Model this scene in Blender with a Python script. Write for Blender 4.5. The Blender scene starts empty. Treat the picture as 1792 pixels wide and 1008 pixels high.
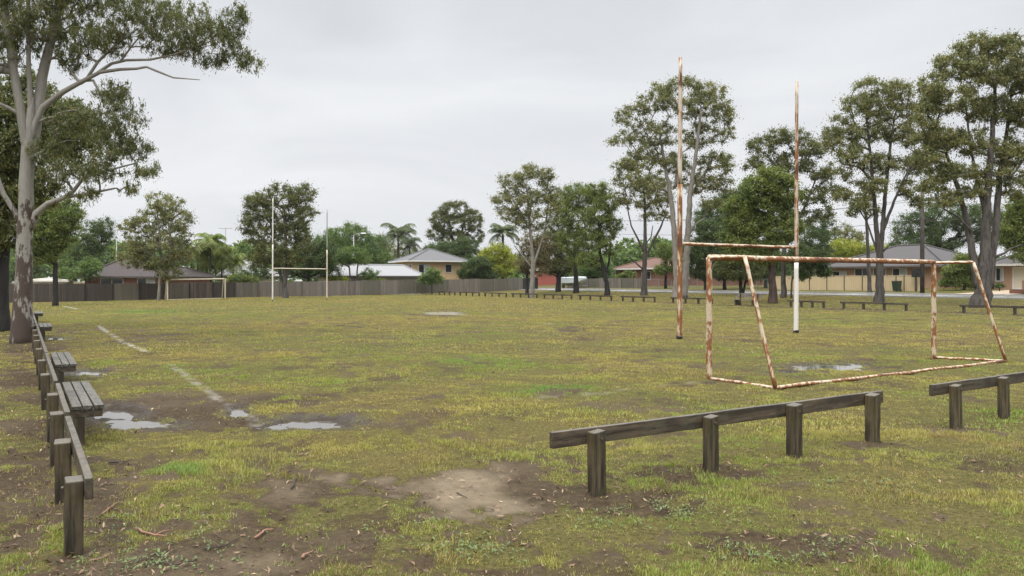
import bpy, math, random
import numpy as np
from mathutils import Vector, Matrix

C = bpy.context.scene.collection
rng = np.random.default_rng(11)
random.seed(5)
R = math.radians

# ------------------------------------------------------------------ camera frame of reference
F, CX, HY, H = 1400.0, 896.0, 491.0, 1.8          # focal length in photo pixels, centre column, horizon row, eye height
A = R(31.5)
U = np.array([-math.sin(A), math.cos(A)])          # along the touch line
N = np.array([math.cos(A), math.sin(A)])           # across the field, towards the road


def smooth(a, b, x):
    t = np.clip((np.asarray(x, float) - a) / (b - a), 0, 1)
    return t * t * (3 - 2 * t)


def gz(x, y):
    """large scale shape of the ground"""
    x = np.asarray(x, float); y = np.asarray(y, float)
    n = x * N[0] + y * N[1]
    s = x * U[0] + y * U[1]
    z = 0.035 * np.clip(n - 46, 0, 32)
    z = z - 0.2 * smooth(35, 85, s) * smooth(24, 2, n)
    return z


def G(px, py):
    """ground point seen at a place in the photograph"""
    D = 60.0
    for _ in range(60):
        X = (px - CX) * D / F
        z = float(gz(X, D))
        D = 0.5 * D + 0.5 * min(max(F * (H - z) / max(py - HY, 1.0), 2), 400)
    return np.array([(px - CX) * D / F, D, float(gz((px - CX) * D / F, D))])


def W(px, py, D):
    return np.array([(px - CX) * D / F, D, H - (py - HY) * D / F])


def SN(s, n, dz=0.0):
    p = U * s + N * n
    return np.array([p[0], p[1], float(gz(p[0], p[1])) + dz])


# ------------------------------------------------------------------ numpy noise
def _h(ix, iy, seed):
    v = (ix * 374761393 + iy * 668265263 + seed * 974634777) & 0xFFFFFFFF
    v = ((v ^ (v >> 13)) * 1274126177) & 0xFFFFFFFF
    v = v ^ (v >> 16)
    return (v & 0xFFFF) / 65535.0


def vnoise(x, y, seed=0):
    ix = np.floor(x).astype(np.int64); iy = np.floor(y).astype(np.int64)
    fx = x - ix; fy = y - iy
    fx = fx * fx * (3 - 2 * fx); fy = fy * fy * (3 - 2 * fy)
    a = _h(ix, iy, seed); b = _h(ix + 1, iy, seed); c = _h(ix, iy + 1, seed); d = _h(ix + 1, iy + 1, seed)
    return (a * (1 - fx) + b * fx) * (1 - fy) + (c * (1 - fx) + d * fx) * fy


def fbm(x, y, seed=0, o=4):
    t = 0; a = 1; s = 0
    for k in range(o):
        t = t + a * vnoise(x * 2 ** k + 17.3 * k, y * 2 ** k - 9.1 * k, seed + k); s += a; a *= .5
    return t / s


# ------------------------------------------------------------------ mesh helpers
class MB:
    def __init__(s): s.v = []; s.f = []
    def add(s, vs, fs):
        o = len(s.v); s.v += [tuple(map(float, p)) for p in vs]; s.f += [tuple(i + o for i in f) for f in fs]; return s
    def box(s, x0, x1, y0, y1, z0, z1, j=0):
        vs = [(x, y, z) for z in (z0, z1) for y in (y0, y1) for x in (x0, x1)]
        if j: vs = [tuple(c + random.uniform(-j, j) for c in p) for p in vs]
        return s.add(vs, [(0, 2, 3, 1), (4, 5, 7, 6), (0, 1, 5, 4), (2, 6, 7, 3), (0, 4, 6, 2), (1, 3, 7, 5)])
    def tube(s, pts, rad, k=8, cap=True):
        pts = [np.asarray(p, float) for p in pts]; o = len(s.v); m = len(pts)
        if np.isscalar(rad): rad = [rad] * m
        ref = np.array([.13, .97, .21])
        t0 = pts[-1] - pts[0]; t0 = t0 / (np.linalg.norm(t0) + 1e-9)
        if abs(t0 @ ref) > .9: ref = np.array([1., 0, .1])
        for i in range(m):
            t = pts[min(i + 1, m - 1)] - pts[max(i - 1, 0)]; t = t / (np.linalg.norm(t) + 1e-9)
            a = np.cross(t, ref); a = a / (np.linalg.norm(a) + 1e-9); b = np.cross(t, a)
            for q in range(k):
                w = 2 * math.pi * q / k
                s.v.append(tuple(pts[i] + rad[i] * (a * math.cos(w) + b * math.sin(w))))
        for i in range(m - 1):
            for q in range(k):
                s.f.append((o + i * k + q, o + i * k + (q + 1) % k, o + (i + 1) * k + (q + 1) % k, o + (i + 1) * k + q))
        if cap:
            s.f.append(tuple(o + q for q in range(k))[::-1]); s.f.append(tuple(o + (m - 1) * k + q for q in range(k)))
        return s
    def build(s, name, mat, parent=None, smooth_=False, bevel=0):
        me = bpy.data.meshes.new(name); me.from_pydata(s.v, [], s.f); me.update()
        if smooth_: me.polygons.foreach_set('use_smooth', [True] * len(me.polygons))
        o = bpy.data.objects.new(name, me); C.objects.link(o); me.materials.append(mat)
        if parent: o.parent = parent
        if bevel:
            b = o.modifiers.new('bevel', 'BEVEL'); b.width = bevel; b.segments = 2; b.limit_method = 'ANGLE'
        return o


def big(name, v, f, mat, parent=None, smooth_=False, attrs=None):
    """a mesh from numpy arrays: v (n,3), f (m,k)"""
    me = bpy.data.meshes.new(name); n = len(v); m, k = f.shape
    me.vertices.add(n); me.vertices.foreach_set('co', np.ascontiguousarray(v, np.float32).ravel())
    me.loops.add(m * k); me.loops.foreach_set('vertex_index', np.ascontiguousarray(f, np.int32).ravel())
    me.polygons.add(m); me.polygons.foreach_set('loop_start', np.arange(0, m * k, k, dtype=np.int32))
    if smooth_: me.polygons.foreach_set('use_smooth', np.ones(m, bool))
    me.update(calc_edges=True)
    for an, av in (attrs or {}).items():
        a = me.attributes.new(an, 'FLOAT_COLOR', 'POINT'); a.data.foreach_set('color', np.ascontiguousarray(av, np.float32).ravel())
    o = bpy.data.objects.new(name, me); C.objects.link(o); me.materials.append(mat)
    if parent: o.parent = parent
    return o


def thing(name, label, cat, loc=(0, 0, 0), rz=0, group=None):
    o = bpy.data.objects.new(name, None); C.objects.link(o); o.location = loc; o.rotation_euler = (0, 0, rz)
    o.empty_display_size = .2
    o['label'] = label; o['category'] = cat
    if group: o['group'] = group
    return o


def tag(o, label, cat, group=None, kind=None):
    o['label'] = label; o['category'] = cat
    if group: o['group'] = group
    if kind: o['kind'] = kind
    return o


def copy_tree(o, parent=None):
    c = o.copy(); C.objects.link(c); c.parent = parent
    for ch in list(o.children): copy_tree(ch, c)
    return c


# ------------------------------------------------------------------ materials
class NT:
    def __init__(s, name):
        s.m = bpy.data.materials.new(name); s.m.use_nodes = True; s.t = s.m.node_tree
        s.p = s.t.nodes['Principled BSDF']; s.out = s.t.nodes['Material Output']
    def n(s, ty, **kw):
        x = s.t.nodes.new('ShaderNode' + ty)
        for k, v in kw.items(): setattr(x, k, v)
        return x
    def l(s, a, b): s.t.links.new(a, b)
    def val(s, x, sock):
        if isinstance(x, (int, float)): sock.default_value = (x, x, x, 1) if sock.type == 'RGBA' else x
        elif isinstance(x, tuple): sock.default_value = x if len(x) == len(sock.default_value) else tuple(x) + (1,)
        else: s.l(x, sock)
    def coord(s, scale=(1, 1, 1), kind='Object'):
        t = s.n('TexCoord'); mp = s.n('Mapping'); s.l(t.outputs[kind], mp.inputs[0]); mp.inputs['Scale'].default_value = scale
        return mp.outputs[0]
    def noise(s, vec, scale, det=4, rough=.6):
        x = s.n('TexNoise'); s.l(vec, x.inputs['Vector']); x.inputs['Scale'].default_value = scale
        x.inputs['Detail'].default_value = det; x.inputs['Roughness'].default_value = rough; return x.outputs['Fac']
    def ramp(s, fac, *stops):
        x = s.n('ValToRGB'); e = x.color_ramp.elements
        while len(e) < len(stops): e.new(.5)
        for q, (p, c) in zip(e, stops):
            q.position = p; q.color = (c, c, c, 1) if isinstance(c, (int, float)) else tuple(c) + (1,)
        s.val(fac, x.inputs[0]); return x.outputs[0]
    def mix(s, f, a, b, blend='MIX'):
        x = s.n('MixRGB', blend_type=blend); s.val(f, x.inputs[0]); s.val(a, x.inputs[1]); s.val(b, x.inputs[2]); return x.outputs[0]
    def math(s, op, a, b=0., clamp=False):
        x = s.n('Math', operation=op, use_clamp=clamp); s.val(a, x.inputs[0]); s.val(b, x.inputs[1]); return x.outputs[0]
    def bump(s, h, strength=.3, dist=.02):
        x = s.n('Bump'); x.inputs['Strength'].default_value = strength; x.inputs['Distance'].default_value = dist
        s.l(h, x.inputs['Height']); s.l(x.outputs[0], s.p.inputs['Normal'])
    def set(s, col=None, rough=None, spec=None, metal=None):
        if col is not None: s.val(col, s.p.inputs['Base Color'])
        if rough is not None: s.val(rough, s.p.inputs['Roughness'])
        if spec is not None: s.p.inputs['Specular IOR Level'].default_value = spec
        if metal is not None: s.p.inputs['Metallic'].default_value = metal
        return s.m


def mat_plain(name, col, rough=.6, var=.25, scale=6, metal=0.):
    t = NT(name); nz = t.noise(t.coord(), scale)
    c = t.mix(nz, tuple(x * (1 - var) for x in col), tuple(min(1, x * (1 + var)) for x in col))
    return t.set(c, rough, metal=metal)


def mat_leaf(name, a, b, old=None, scale=.6):
    """leaf colour changes from leaf to leaf and from bough to bough"""
    t = NT(name); geo = t.n('NewGeometry'); rnd = geo.outputs['Random Per Island']
    big_ = t.ramp(t.noise(t.coord(), scale, 2), (.35, 0.), (.65, 1.))
    c = t.mix(big_, a, b)
    v = t.math('MULTIPLY_ADD', rnd, .7); t.t.nodes[-1].inputs[2].default_value = .65
    c = t.mix(1., c, v, 'MULTIPLY')
    if old:
        c = t.mix(t.ramp(rnd, (.9, 0.), (.93, 1.)), c, old)
    d = t.n('BsdfDiffuse'); tr = t.n('BsdfTranslucent'); gl = t.n('BsdfGlossy')
    t.l(c, d.inputs[0]); t.l(c, tr.inputs[0]); gl.inputs['Roughness'].default_value = .45
    gl.inputs[0].default_value = (.8, .85, .9, 1)
    m1 = t.n('MixShader'); m1.inputs[0].default_value = .38; t.l(d.outputs[0], m1.inputs[1]); t.l(tr.outputs[0], m1.inputs[2])
    m2 = t.n('MixShader'); m2.inputs[0].default_value = .03; t.l(m1.outputs[0], m2.inputs[1]); t.l(gl.outputs[0], m2.inputs[2])
    t.l(m2.outputs[0], t.out.inputs[0]); t.t.nodes.remove(t.p)
    return t.m


def mat_bark(name, pale, dark, lo=.45, hi=.6, sc=(7, 7, 1.5), peel=None):
    t = NT(name); co = t.coord(sc); nz = t.noise(co, 1.0, 6, .65)
    m = t.ramp(nz, (lo, 0.), (hi, 1.))
    if peel:                                        # rough old bark stays low on the trunk, smooth pale bark above
        z = t.n('SeparateXYZ'); tc = t.n('TexCoord'); t.l(tc.outputs['Object'], z.inputs[0])
        h = t.n('MapRange'); h.inputs[1].default_value = peel[0]; h.inputs[2].default_value = peel[1]
        h.inputs[3].default_value = .34; h.inputs[4].default_value = -.20; t.l(z.outputs[2], h.inputs[0])
        e = t.math('ADD', t.math('MULTIPLY_ADD', nz, 2.0), h.outputs[0]); [x for x in t.t.nodes if x.type == 'MATH'][0].inputs[2].default_value = -.5; m = t.ramp(e, (.60, 0.), (.68, 1.))
    fine = t.noise(t.coord((30, 30, 5)), 1., 4)
    c = t.mix(m, pale, dark); c = t.mix(t.math('MULTIPLY', fine, .6), c, tuple(x * .45 for x in dark))
    t.bump(t.math('ADD', nz, t.math('MULTIPLY', fine, .5)), .6, .04)
    return t.set(c, .75)


def mat_wood(name, a, b, moss=None, axis=0, rough=.5):
    t = NT(name); sc = [16, 16, 16]; sc[axis] = 1.3
    co = t.coord(tuple(sc)); g = t.noise(co, 1., 5, .7); bl = t.noise(t.coord(), 3.5, 4)
    oi = t.n('ObjectInfo')
    c = t.mix(t.ramp(g, (.38, 0.), (.58, 1.)), tuple(x * 1.5 for x in a), b); c = t.mix(t.ramp(t.noise(t.coord(tuple(x * 3 for x in sc)), 1., 3), (.56, 0.), (.64, .8)), c, (.014, .011, .008))
    c = t.mix(t.ramp(bl, (.45, 0.), (.7, .75)), c, tuple(x * .35 for x in a))
    if moss: c = t.mix(t.ramp(t.noise(t.coord(), 6, 4), (.52, 0.), (.66, .8)), c, moss)
    c = t.mix(t.math('MULTIPLY', oi.outputs['Random'], .35), c, (.02, .018, .015))
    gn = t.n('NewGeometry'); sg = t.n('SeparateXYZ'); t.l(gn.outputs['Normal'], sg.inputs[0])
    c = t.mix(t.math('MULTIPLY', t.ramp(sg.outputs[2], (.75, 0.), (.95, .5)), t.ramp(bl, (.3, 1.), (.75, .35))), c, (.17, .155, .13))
    t.bump(g, .5, .01)
    return t.set(c, t.ramp(bl, (.3, rough - .15), (.7, rough + .2)))


def mat_rust(name, amount, sc=(14, 14, 5), paint=(.56, .51, .40)):
    t = NT(name); co = t.coord(sc); n1 = t.noise(co, 1., 6, .65); n2 = t.noise(t.coord(), 1.1, 3)
    e = t.math('ADD', n1, t.math('MULTIPLY', t.math('SUBTRACT', n2, .5), .75))
    gn = t.n('NewGeometry'); sg = t.n('SeparateXYZ'); t.l(gn.outputs['Normal'], sg.inputs[0]); e = t.math('SUBTRACT', e, t.math('MULTIPLY', sg.outputs[2], .10))
    m = t.ramp(e, (.62 - amount, 0.), (.67 - amount, 1.))
    r = t.mix(t.noise(t.coord((40, 40, 25)), 1., 4), (.08, .027, .011), (.36, .145, .050))
    r = t.mix(t.ramp(n2, (.52, 0.), (.62, .6)), r, (.035, .016, .010))
    stain = t.ramp(e, (.45 - amount, 0.), (.62 - amount, .55))
    p = t.mix(stain, t.mix(n1, paint, tuple(x * .8 for x in paint)), (.50, .33, .18))
    t.bump(m, .5, .004)
    return t.set(t.mix(m, p, r), t.mix(m, .4, .85))


M = {}
M['gum'] = mat_leaf('gum_leaf', (0.152, 0.171, 0.061), (0.239, 0.249, 0.084), (0.362, 0.275, 0.109))
M['gumdark'] = mat_leaf('dark_gum_leaf', (0.101, 0.124, 0.041), (0.176, 0.192, 0.057), (0.270, 0.216, 0.081))
M['lush'] = mat_leaf('green_leaf', (0.119, 0.168, 0.039), (0.203, 0.238, 0.050))
M['deep'] = mat_leaf('deep_green_leaf', (0.065, 0.100, 0.030), (0.108, 0.151, 0.041))
M['lime'] = mat_leaf('lime_leaf', (.24, .29, .035), (.40, .41, .05))
M['fig'] = mat_leaf('fig_leaf', (0.094, 0.163, 0.043), (0.175, 0.244, 0.055))
M['olive'] = mat_leaf('brownish_leaf', (0.163, 0.144, 0.062), (0.213, 0.181, 0.075))
M['palm'] = mat_leaf('palm_leaf', (0.078, 0.111, 0.039), (0.130, 0.156, 0.058))
M['cane'] = mat_leaf('cane_leaf', (.13, .19, .035), (.25, .27, .06))
M['bark_big'] = mat_bark('mottled_gum_bark', (.34, .32, .285), (.070, .048, .036), sc=(4.2, 4.2, 1.5), peel=(.3, 6.0))
M['bark_pale'] = mat_bark('pale_gum_bark', (.27, .25, .215), (.11, .088, .068), .5, .7)
M['bark_grey'] = mat_bark('grey_bark', (.105, .090, .078), (.038, .031, .026))
M['bark_dark'] = mat_bark('dark_bark', (.024, .019, .015), (.009, .007, .006))
M['bark_red'] = mat_bark('reddish_bark', (.095, .055, .038), (.035, .022, .016))
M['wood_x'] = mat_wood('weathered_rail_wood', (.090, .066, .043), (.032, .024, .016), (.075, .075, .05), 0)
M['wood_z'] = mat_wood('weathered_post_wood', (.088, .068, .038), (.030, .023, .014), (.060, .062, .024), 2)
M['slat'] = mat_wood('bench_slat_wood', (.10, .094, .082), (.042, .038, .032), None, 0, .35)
M['plank_l'] = None

t = NT('brown_paling'); rnd = t.n('NewGeometry').outputs['Random Per Island']
co = t.coord((9, 9, .9)); g = t.noise(co, 1., 5)
c = t.mix(rnd, (.060, .046, .036), (.155, .125, .100)); c = t.mix(t.ramp(g, (.35, 0.), (.7, .8)), c, (.035, .027, .021))
oi = t.n('ObjectInfo').outputs['Random']; c = t.mix(t.ramp(oi, (.3, .75), (.5, 0.)), c, (.035, .027, .022)); c = t.mix(t.ramp(oi, (.7, 0.), (.9, .5)), c, (0.15, .135, .10))
M['plank_l'] = t.set(c, .7)
t = NT('grey_paling'); rnd = t.n('NewGeometry').outputs['Random Per Island']
co = t.coord((9, 9, .9)); g = t.noise(co, 1., 5)
c = t.mix(rnd, (.125, .108, .09), (.235, .21, .18)); c = t.mix(t.ramp(g, (.35, 0.), (.72, .7)), c, (.065, .055, .045))
oi = t.n('ObjectInfo').outputs['Random']; c = t.mix(t.ramp(oi, (.3, .75), (.5, 0.)), c, (.10, .095, .07)); c = t.mix(t.ramp(oi, (.7, 0.), (.9, .5)), c, (0.19, .165, .145))
M['plank_g'] = t.set(c, .75)
M['rust_goal'] = mat_rust('rusty_white_tube', .18)
M['rust_bar'] = mat_rust('rusty_white_bar', .215, (5, 14, 14))
M['rust_post'] = mat_rust('rusty_post', .20, (12, 12, 2.2))
M['rust_light'] = mat_rust('lightly_rusted_post', .14, (12, 12, 1.6), (.50, .47, .41))
M['white_post'] = mat_rust('white_painted_post', -.12, (12, 12, 2.0), (.72, .70, .64))
M['cream_post'] = mat_rust('cream_painted_post', -.06, (12, 12, 2.0), (.64, .57, .43))
M['stick'] = mat_plain('bare_stick', (.035, .026, .020), .7)
M['bark_strip'] = mat_plain('fallen_bark', (.26, .14, .09), .7)

# ------------------------------------------------------------------ patches of the field (world ellipses read off the photograph)
def ell(px, py, rx, ry):
    y0 = F * H / (py + ry - HY); y1 = F * H / (max(py - ry, HY + 6) - HY)
    D = F * H / (py - HY)
    return ((px - CX) * D / F, .5 * (y0 + y1), rx * D / F, .5 * (y1 - y0), (px - CX) / F)


MUD = [ell(*e) for e in (
    (380, 975, 260, 55), (150, 960, 120, 60), (640, 855, 170, 32), (860, 868, 170, 52), (250, 725, 190, 32), (560, 728, 150, 24),
    (470, 700, 130, 14), (100, 760, 60, 40), (240, 595, 110, 14), (110, 578, 110, 6), (150, 651, 70, 10), (1420, 646, 120, 14),
    (1290, 592, 60, 5), (980, 580, 210, 12), (770, 549, 90, 5), (560, 570, 200, 8), (1080, 615, 110, 10), (980, 690, 120, 8),
    (1230, 668, 50, 6), (1060, 880, 150, 26), (1260, 830, 130, 14), (1400, 806, 110, 9), (1530, 779, 60, 7), (1210, 960, 210, 36),
    (1680, 752, 45, 5), (1500, 560, 330, 4), (1150, 541, 120, 3), (700, 700, 90, 10), (60, 610, 70, 14), (1640, 900, 60, 10),
    (860, 612, 160, 8), (430, 590, 120, 7), (640, 640, 90, 6), (1330, 690, 60, 5))]
MUDW = [1.15, 1.0, .85, 1.0, 1.1, .85, .6, .9, .8, .8, .8, .9, .6, .55, .8, .5, .4, .6, .6, .9, .8, .8, .7, .75, .7, .5, .5, .5, .9, .5, .35, .4, .35, .4]
SAND = [ell(*e) for e in ((815, 865, 85, 45), (870, 890, 60, 35), (420, 985, 120, 35), (650, 852, 150, 26), (1160, 950, 70, 14))]
SANDW = [.98, .8, .45, .55, .5]
GREEN = [ell(*e) for e in ((790, 640, 190, 30), (960, 680, 130, 16), (300, 835, 160, 40), (1500, 900, 330, 60), (1700, 800, 160, 40), (560, 650, 180, 16),
                           (250, 545, 190, 8), (1450, 560, 260, 6), (300, 905, 90, 18), (1180, 800, 120, 16), (1500, 620, 200, 20), (1000, 900, 90, 14), (640, 930, 120, 26))]
GREENW = [.9, 1.3, .9, .9, .9, .5, .7, .45, .9, .6, .35, .6, .5]
LUSH = [ell(*e) for e in ((800, 632, 150, 16), (1500, 880, 260, 45), (1250, 720, 120, 12), (560, 640, 100, 10), (960, 682, 100, 12), (310, 825, 80, 22), (250, 545, 120, 6), (700, 655, 60, 8))]
PUD = [ell(*e) for e in ((197, 722, 40, 11), (250, 742, 60, 8), (150, 651, 34, 6), (418, 720, 22, 7), (552, 737, 58, 9), (480, 745, 22, 5), 
                         (1440, 641, 75, 7), (100, 592, 22, 2.2), (1370, 652, 30, 5), (1245, 670, 14, 2.4))]
PUDW = [1, .62, .8, .7, .85, .6, .5, .6, .45, .5]
GLINT = [ell(*e) for e in ((768, 548, 42, 3.0), (800, 550, 26, 1.6), (735, 546, 20, 1.6), (960, 567, 20, 2.4))]  # far wet streaks, their bright reflection painted as pale ground colour
PX = [np.array(G(*p)[:2]) for p in ((172, 570), (212, 597), (262, 618))]
PX2 = [np.array(G(*p)[:2]) for p in ((300, 640), (350, 675), (400, 708), (452, 742))]
PX3 = [np.array(G(*p)[:2]) for p in ((860, 700), (1040, 690), (1150, 676), (1240, 667))]
PX4 = [np.array(G(*p)[:2]) for p in ((112, 536), (135, 541))]


def emax(L, Wt, x, y, soft=.8):
    r = np.zeros_like(x)
    for (cx, cy, rx, ry, sh), w in zip(L, Wt):
        dx = (x - cx - sh * (y - cy)) / rx; dy = (y - cy) / ry
        r = np.maximum(r, w * np.exp(-soft * (dx * dx + dy * dy)))
    return r


def segd(pts, x, y):
    d = np.full_like(x, 1e9)
    for a, b in zip(pts[:-1], pts[1:]):
        e = b - a; t = np.clip(((x - a[0]) * e[0] + (y - a[1]) * e[1]) / (e @ e), 0, 1)
        d = np.minimum(d, np.hypot(x - a[0] - t * e[0], y - a[1] - t * e[1]))
    return d


def field(x, y):
    """what covers the ground at a point: mud, dryness, lushness, sand, paint with painted-in wet glints, wetness"""
    n1 = fbm(x * .9, y * .9, 3, 5); n2 = fbm(x * 2.6, y * 2.6, 13, 4); n3 = fbm(x * .16, y * .16, 23, 4); n4 = fbm(x * 7, y * 7, 53, 3)
    n5 = fbm(x * .45, y * .35, 63, 4)
    s = x * U[0] + y * U[1]; n = x * N[0] + y * N[1]
    m = emax(MUD, MUDW, x, y)
    # worn strips along the rail fences, thin general wear
    m = np.maximum(m, .75 * np.exp(-((n - .15) / .55) ** 2) * (s > 2))
    m = np.maximum(m, .62 * np.exp(-((n - 45) / 1.6) ** 2)); m = np.maximum(m, .75 * np.exp(-((n - 44.2) / 2.2) ** 2) * smooth(16, 22, s) * smooth(52, 46, s))
    near = smooth(13, 5, y)
    base = m * 1.0 + (n1 - .5) * 1.5 + (n2 - .5) * 1.1 + (n4 - .5) * 1.0 * smooth(34, 12, y) + .25 * near
    mud = smooth(.31, .88, base)
    patch = smooth(.60, .74, n5 + (n2 - .5) * .55 + (n4 - .5) * .3) * .42 * smooth(90, 40, y)
    mud = np.maximum(mud, patch)
    mud = np.clip(mud, 0, 1)
    spots = smooth(.60, .70, fbm(x * 1.7 + 3, y * 1.5, 67, 4) + .12 * (n5 - .5)) * .62 * smooth(85, 45, y)
    mud = np.maximum(mud, spots)
    sand = smooth(.05, 1.1, emax(SAND, SANDW, x, y) + (n2 - .5) * 1.0 + (n1 - .5) * .7 + (n4 - .5) * .7) * smooth(.03, .25, emax(SAND, SANDW, x, y)) * mud
    g = emax(GREEN, GREENW, x, y, .6)
    green = np.clip(smooth(.24, .70, n3 * .85 + g * .5 + (n1 - .5) * .5 + .30 * near), 0, 1)
    lush = smooth(.35, .9, emax(LUSH, [.62, .5, .5, .5, .9, .8, .8, .5], x, y, .7) + (n1 - .5) * .5)
    verge = smooth(58, 66, n)
    green = np.maximum(green, verge); mud = mud * (1 - verge * .8)
    far = smooth(60, 80, s) * .4
    mud = mud * (1 - far)
    w = .075 + .03 * (n1 - .5)
    br = fbm(x * 5, y * 5, 33, 3); br2 = fbm(x * 1.1, y * 1.1, 43, 2)
    p = .62 * smooth(1.6, .5, segd(PX, x, y) / w) * smooth(.36, .58, br)
    p = np.maximum(p, .30 * smooth(1.6, .5, segd(PX2, x, y) / w) * smooth(.36, .6, br))
    p = np.maximum(p, .15 * smooth(1.8, .5, segd(PX3, x, y) / w) * smooth(.38, .6, br))
    p = np.maximum(p, .5 * smooth(1.8, .5, segd(PX4, x, y) / .12))
    p = np.maximum(p, .35 * smooth(.5, .9, emax(GLINT, [1, .8, .8, .8], x, y) + (fbm(x * .9, y * .28, 47, 3) - .5) * 1.2))  # painted-in sheen of the far wet streaks, sharing the line paint mask
    wet = emax(PUD, PUDW, x, y, .45)
    return mud, green, lush, sand, p, wet


def height(x, y):
    z = gz(x, y)
    y = np.asarray(y); r = np.hypot(x, y)
    fade = smooth(60, 15, r)
    z = z + fade * ((fbm(x * 1.3, y * 1.3, 71, 3) - .5) * .07 + (fbm(x * 6, y * 6, 81, 3) - .5) * .05)
    p = emax(PUD, PUDW, x, y, 1.0)
    z = z + .15 * smooth(38, 14, r) * smooth(.05, .3, p) * (fbm(x * 3.6, y * 3.6, 61, 4) - .5); z = z - .075 * smooth(.15, .9, p) - .02 * smooth(.02, .3, p) * smooth(38, 14, r)
    return z


# ------------------------------------------------------------------ ground
ratio = 1.0085
rs = 0.9 * ratio ** np.arange(0, int(math.log(1100 / .9) / math.log(ratio)) + 2)
az = np.concatenate([np.linspace(-180, -46, 46)[:-1], np.linspace(-46, 46, 640), np.linspace(46, 180, 46)[1:-1]])
az = np.radians(az); K = len(az)
rr, aa = np.meshgrid(rs, az, indexing='ij')
gx = (rr * np.sin(aa)).ravel(); gy = (rr * np.cos(aa)).ravel()
gzv = height(gx, gy)
mud, green, lush, sand, paint, wet = field(gx, gy)  # paint holds line marks plus the coloured-in glints of far wet streaks
gv = np.stack([gx, gy, gzv], 1); gv = np.vstack([gv, [[0, 0, 0]]])
i = np.arange(len(rs) - 1)[:, None] * K; j = np.arange(K)[None]; j2 = (j + 1) % K
gf = np.stack([i + j, i + K + j, i + K + j2, i + j2], -1).reshape(-1, 4)[:, ::-1]
fan = np.stack([np.full(K, len(gv) - 1), np.arange(K), (np.arange(K) + 1) % K, (np.arange(K) + 1) % K], 1)
def att(*a): return np.vstack([np.stack(a, 1), [[0] * 4]])

t = NT('worn_field')
a1 = t.n('Attribute', attribute_name='cover'); a2 = t.n('Attribute', attribute_name='cover2')
sp = t.n('SeparateColor'); t.l(a1.outputs['Color'], sp.inputs[0]); sp2 = t.n('SeparateColor'); t.l(a2.outputs['Color'], sp2.inputs[0])
f_mud, f_green, f_lush, f_sand = sp.outputs[0], sp.outputs[1], sp.outputs[2], a1.outputs['Alpha']
f_paint_glint, f_wet = sp2.outputs[0], sp2.outputs[1]
co = t.coord((1, 1, 1)); fine = t.noise(co, 28, 5, .7); mid = t.noise(co, 4.5, 5, .65); vf = t.noise(co, 110, 3, .7)
clump = t.noise(co, 11, 4, .7); broad = t.noise(co, .5, 4, .6)
grass = t.mix(f_green, t.mix(mid, (.17, .125, .036), (.27, .205, .058)), t.mix(mid, (.085, .105, .022), (.16, .175, .038)))
grass = t.mix(t.math('MULTIPLY', f_lush, .8), grass, (.125, .20, .028))
grass = t.mix(t.ramp(broad, (.42, 0.), (.62, .45)), grass, (.27, .20, .075))
grass = t.mix(t.ramp(fine, (.50, 0.), (.70, .75)), grass, (.070, .060, .020))
grass = t.mix(t.ramp(clump, (.55, 0.), (.68, .70)), grass, (.075, .058, .026))
soil = t.mix(mid, (.024, .016, .008), (.078, .052, .029))
soil = t.mix(t.ramp(fine, (.5, 0.), (.75, .6)), soil, (.115, .084, .056))
soil = t.mix(t.ramp(clump, (.5, 0.), (.62, .55)), soil, (.10, .082, .034))
sandc = t.mix(mid, (.12, .094, .062), (.28, .222, .148)); sandc = t.mix(t.ramp(clump, (.6, 0.), (.7, .8)), sandc, (.06, .045, .035))
soil = t.mix(t.ramp(broad, (.45, 0.), (.65, .6)), soil, t.mix(fine, (.07, .052, .034), (.165, .124, .080))); soil = t.mix(f_sand, soil, sandc)
e = t.math('ADD', f_mud, t.math('MULTIPLY', t.math('SUBTRACT', clump, .5), 1.1))
e = t.math('ADD', e, t.math('MULTIPLY', t.math('SUBTRACT', fine, .5), .7))
mm = t.ramp(e, (.30, 0.), (.72, 1.))
thatch = t.mix(t.ramp(fine, (.35, 0.), (.62, 1.)), (.026, .022, .010), (.145, .120, .044)); grass = t.mix(.8, grass, thatch); grass = t.mix(t.ramp(vf, (.55, 0.), (.68, .7)), grass, (.035, .027, .012)); col = t.mix(mm, grass, soil)
pm = t.math('MULTIPLY', f_paint_glint, t.ramp(fine, (.35, 1.), (.68, .25)))
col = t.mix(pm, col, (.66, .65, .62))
wetm = t.ramp(t.math('ADD', f_wet, t.math('MULTIPLY', t.math('SUBTRACT', clump, .5), .3)), (.10, 0.), (.4, 1.))
col = t.mix(t.math('MULTIPLY', wetm, .6), col, (.030, .023, .018))
rgh = t.mix(t.math('MULTIPLY', mm, .8), .95, .75); rgh = t.mix(wetm, rgh, .25)
t.bump(t.math('ADD', t.math('MULTIPLY', clump, 1.3), t.math('ADD', fine, t.math('MULTIPLY', vf, .5))), .75, .03)
M['field'] = t.set(col, rgh, .12)
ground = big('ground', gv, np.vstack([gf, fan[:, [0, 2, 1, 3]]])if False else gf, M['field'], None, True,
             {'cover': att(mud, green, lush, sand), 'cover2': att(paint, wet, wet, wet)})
ground['kind'] = 'structure'

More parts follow.
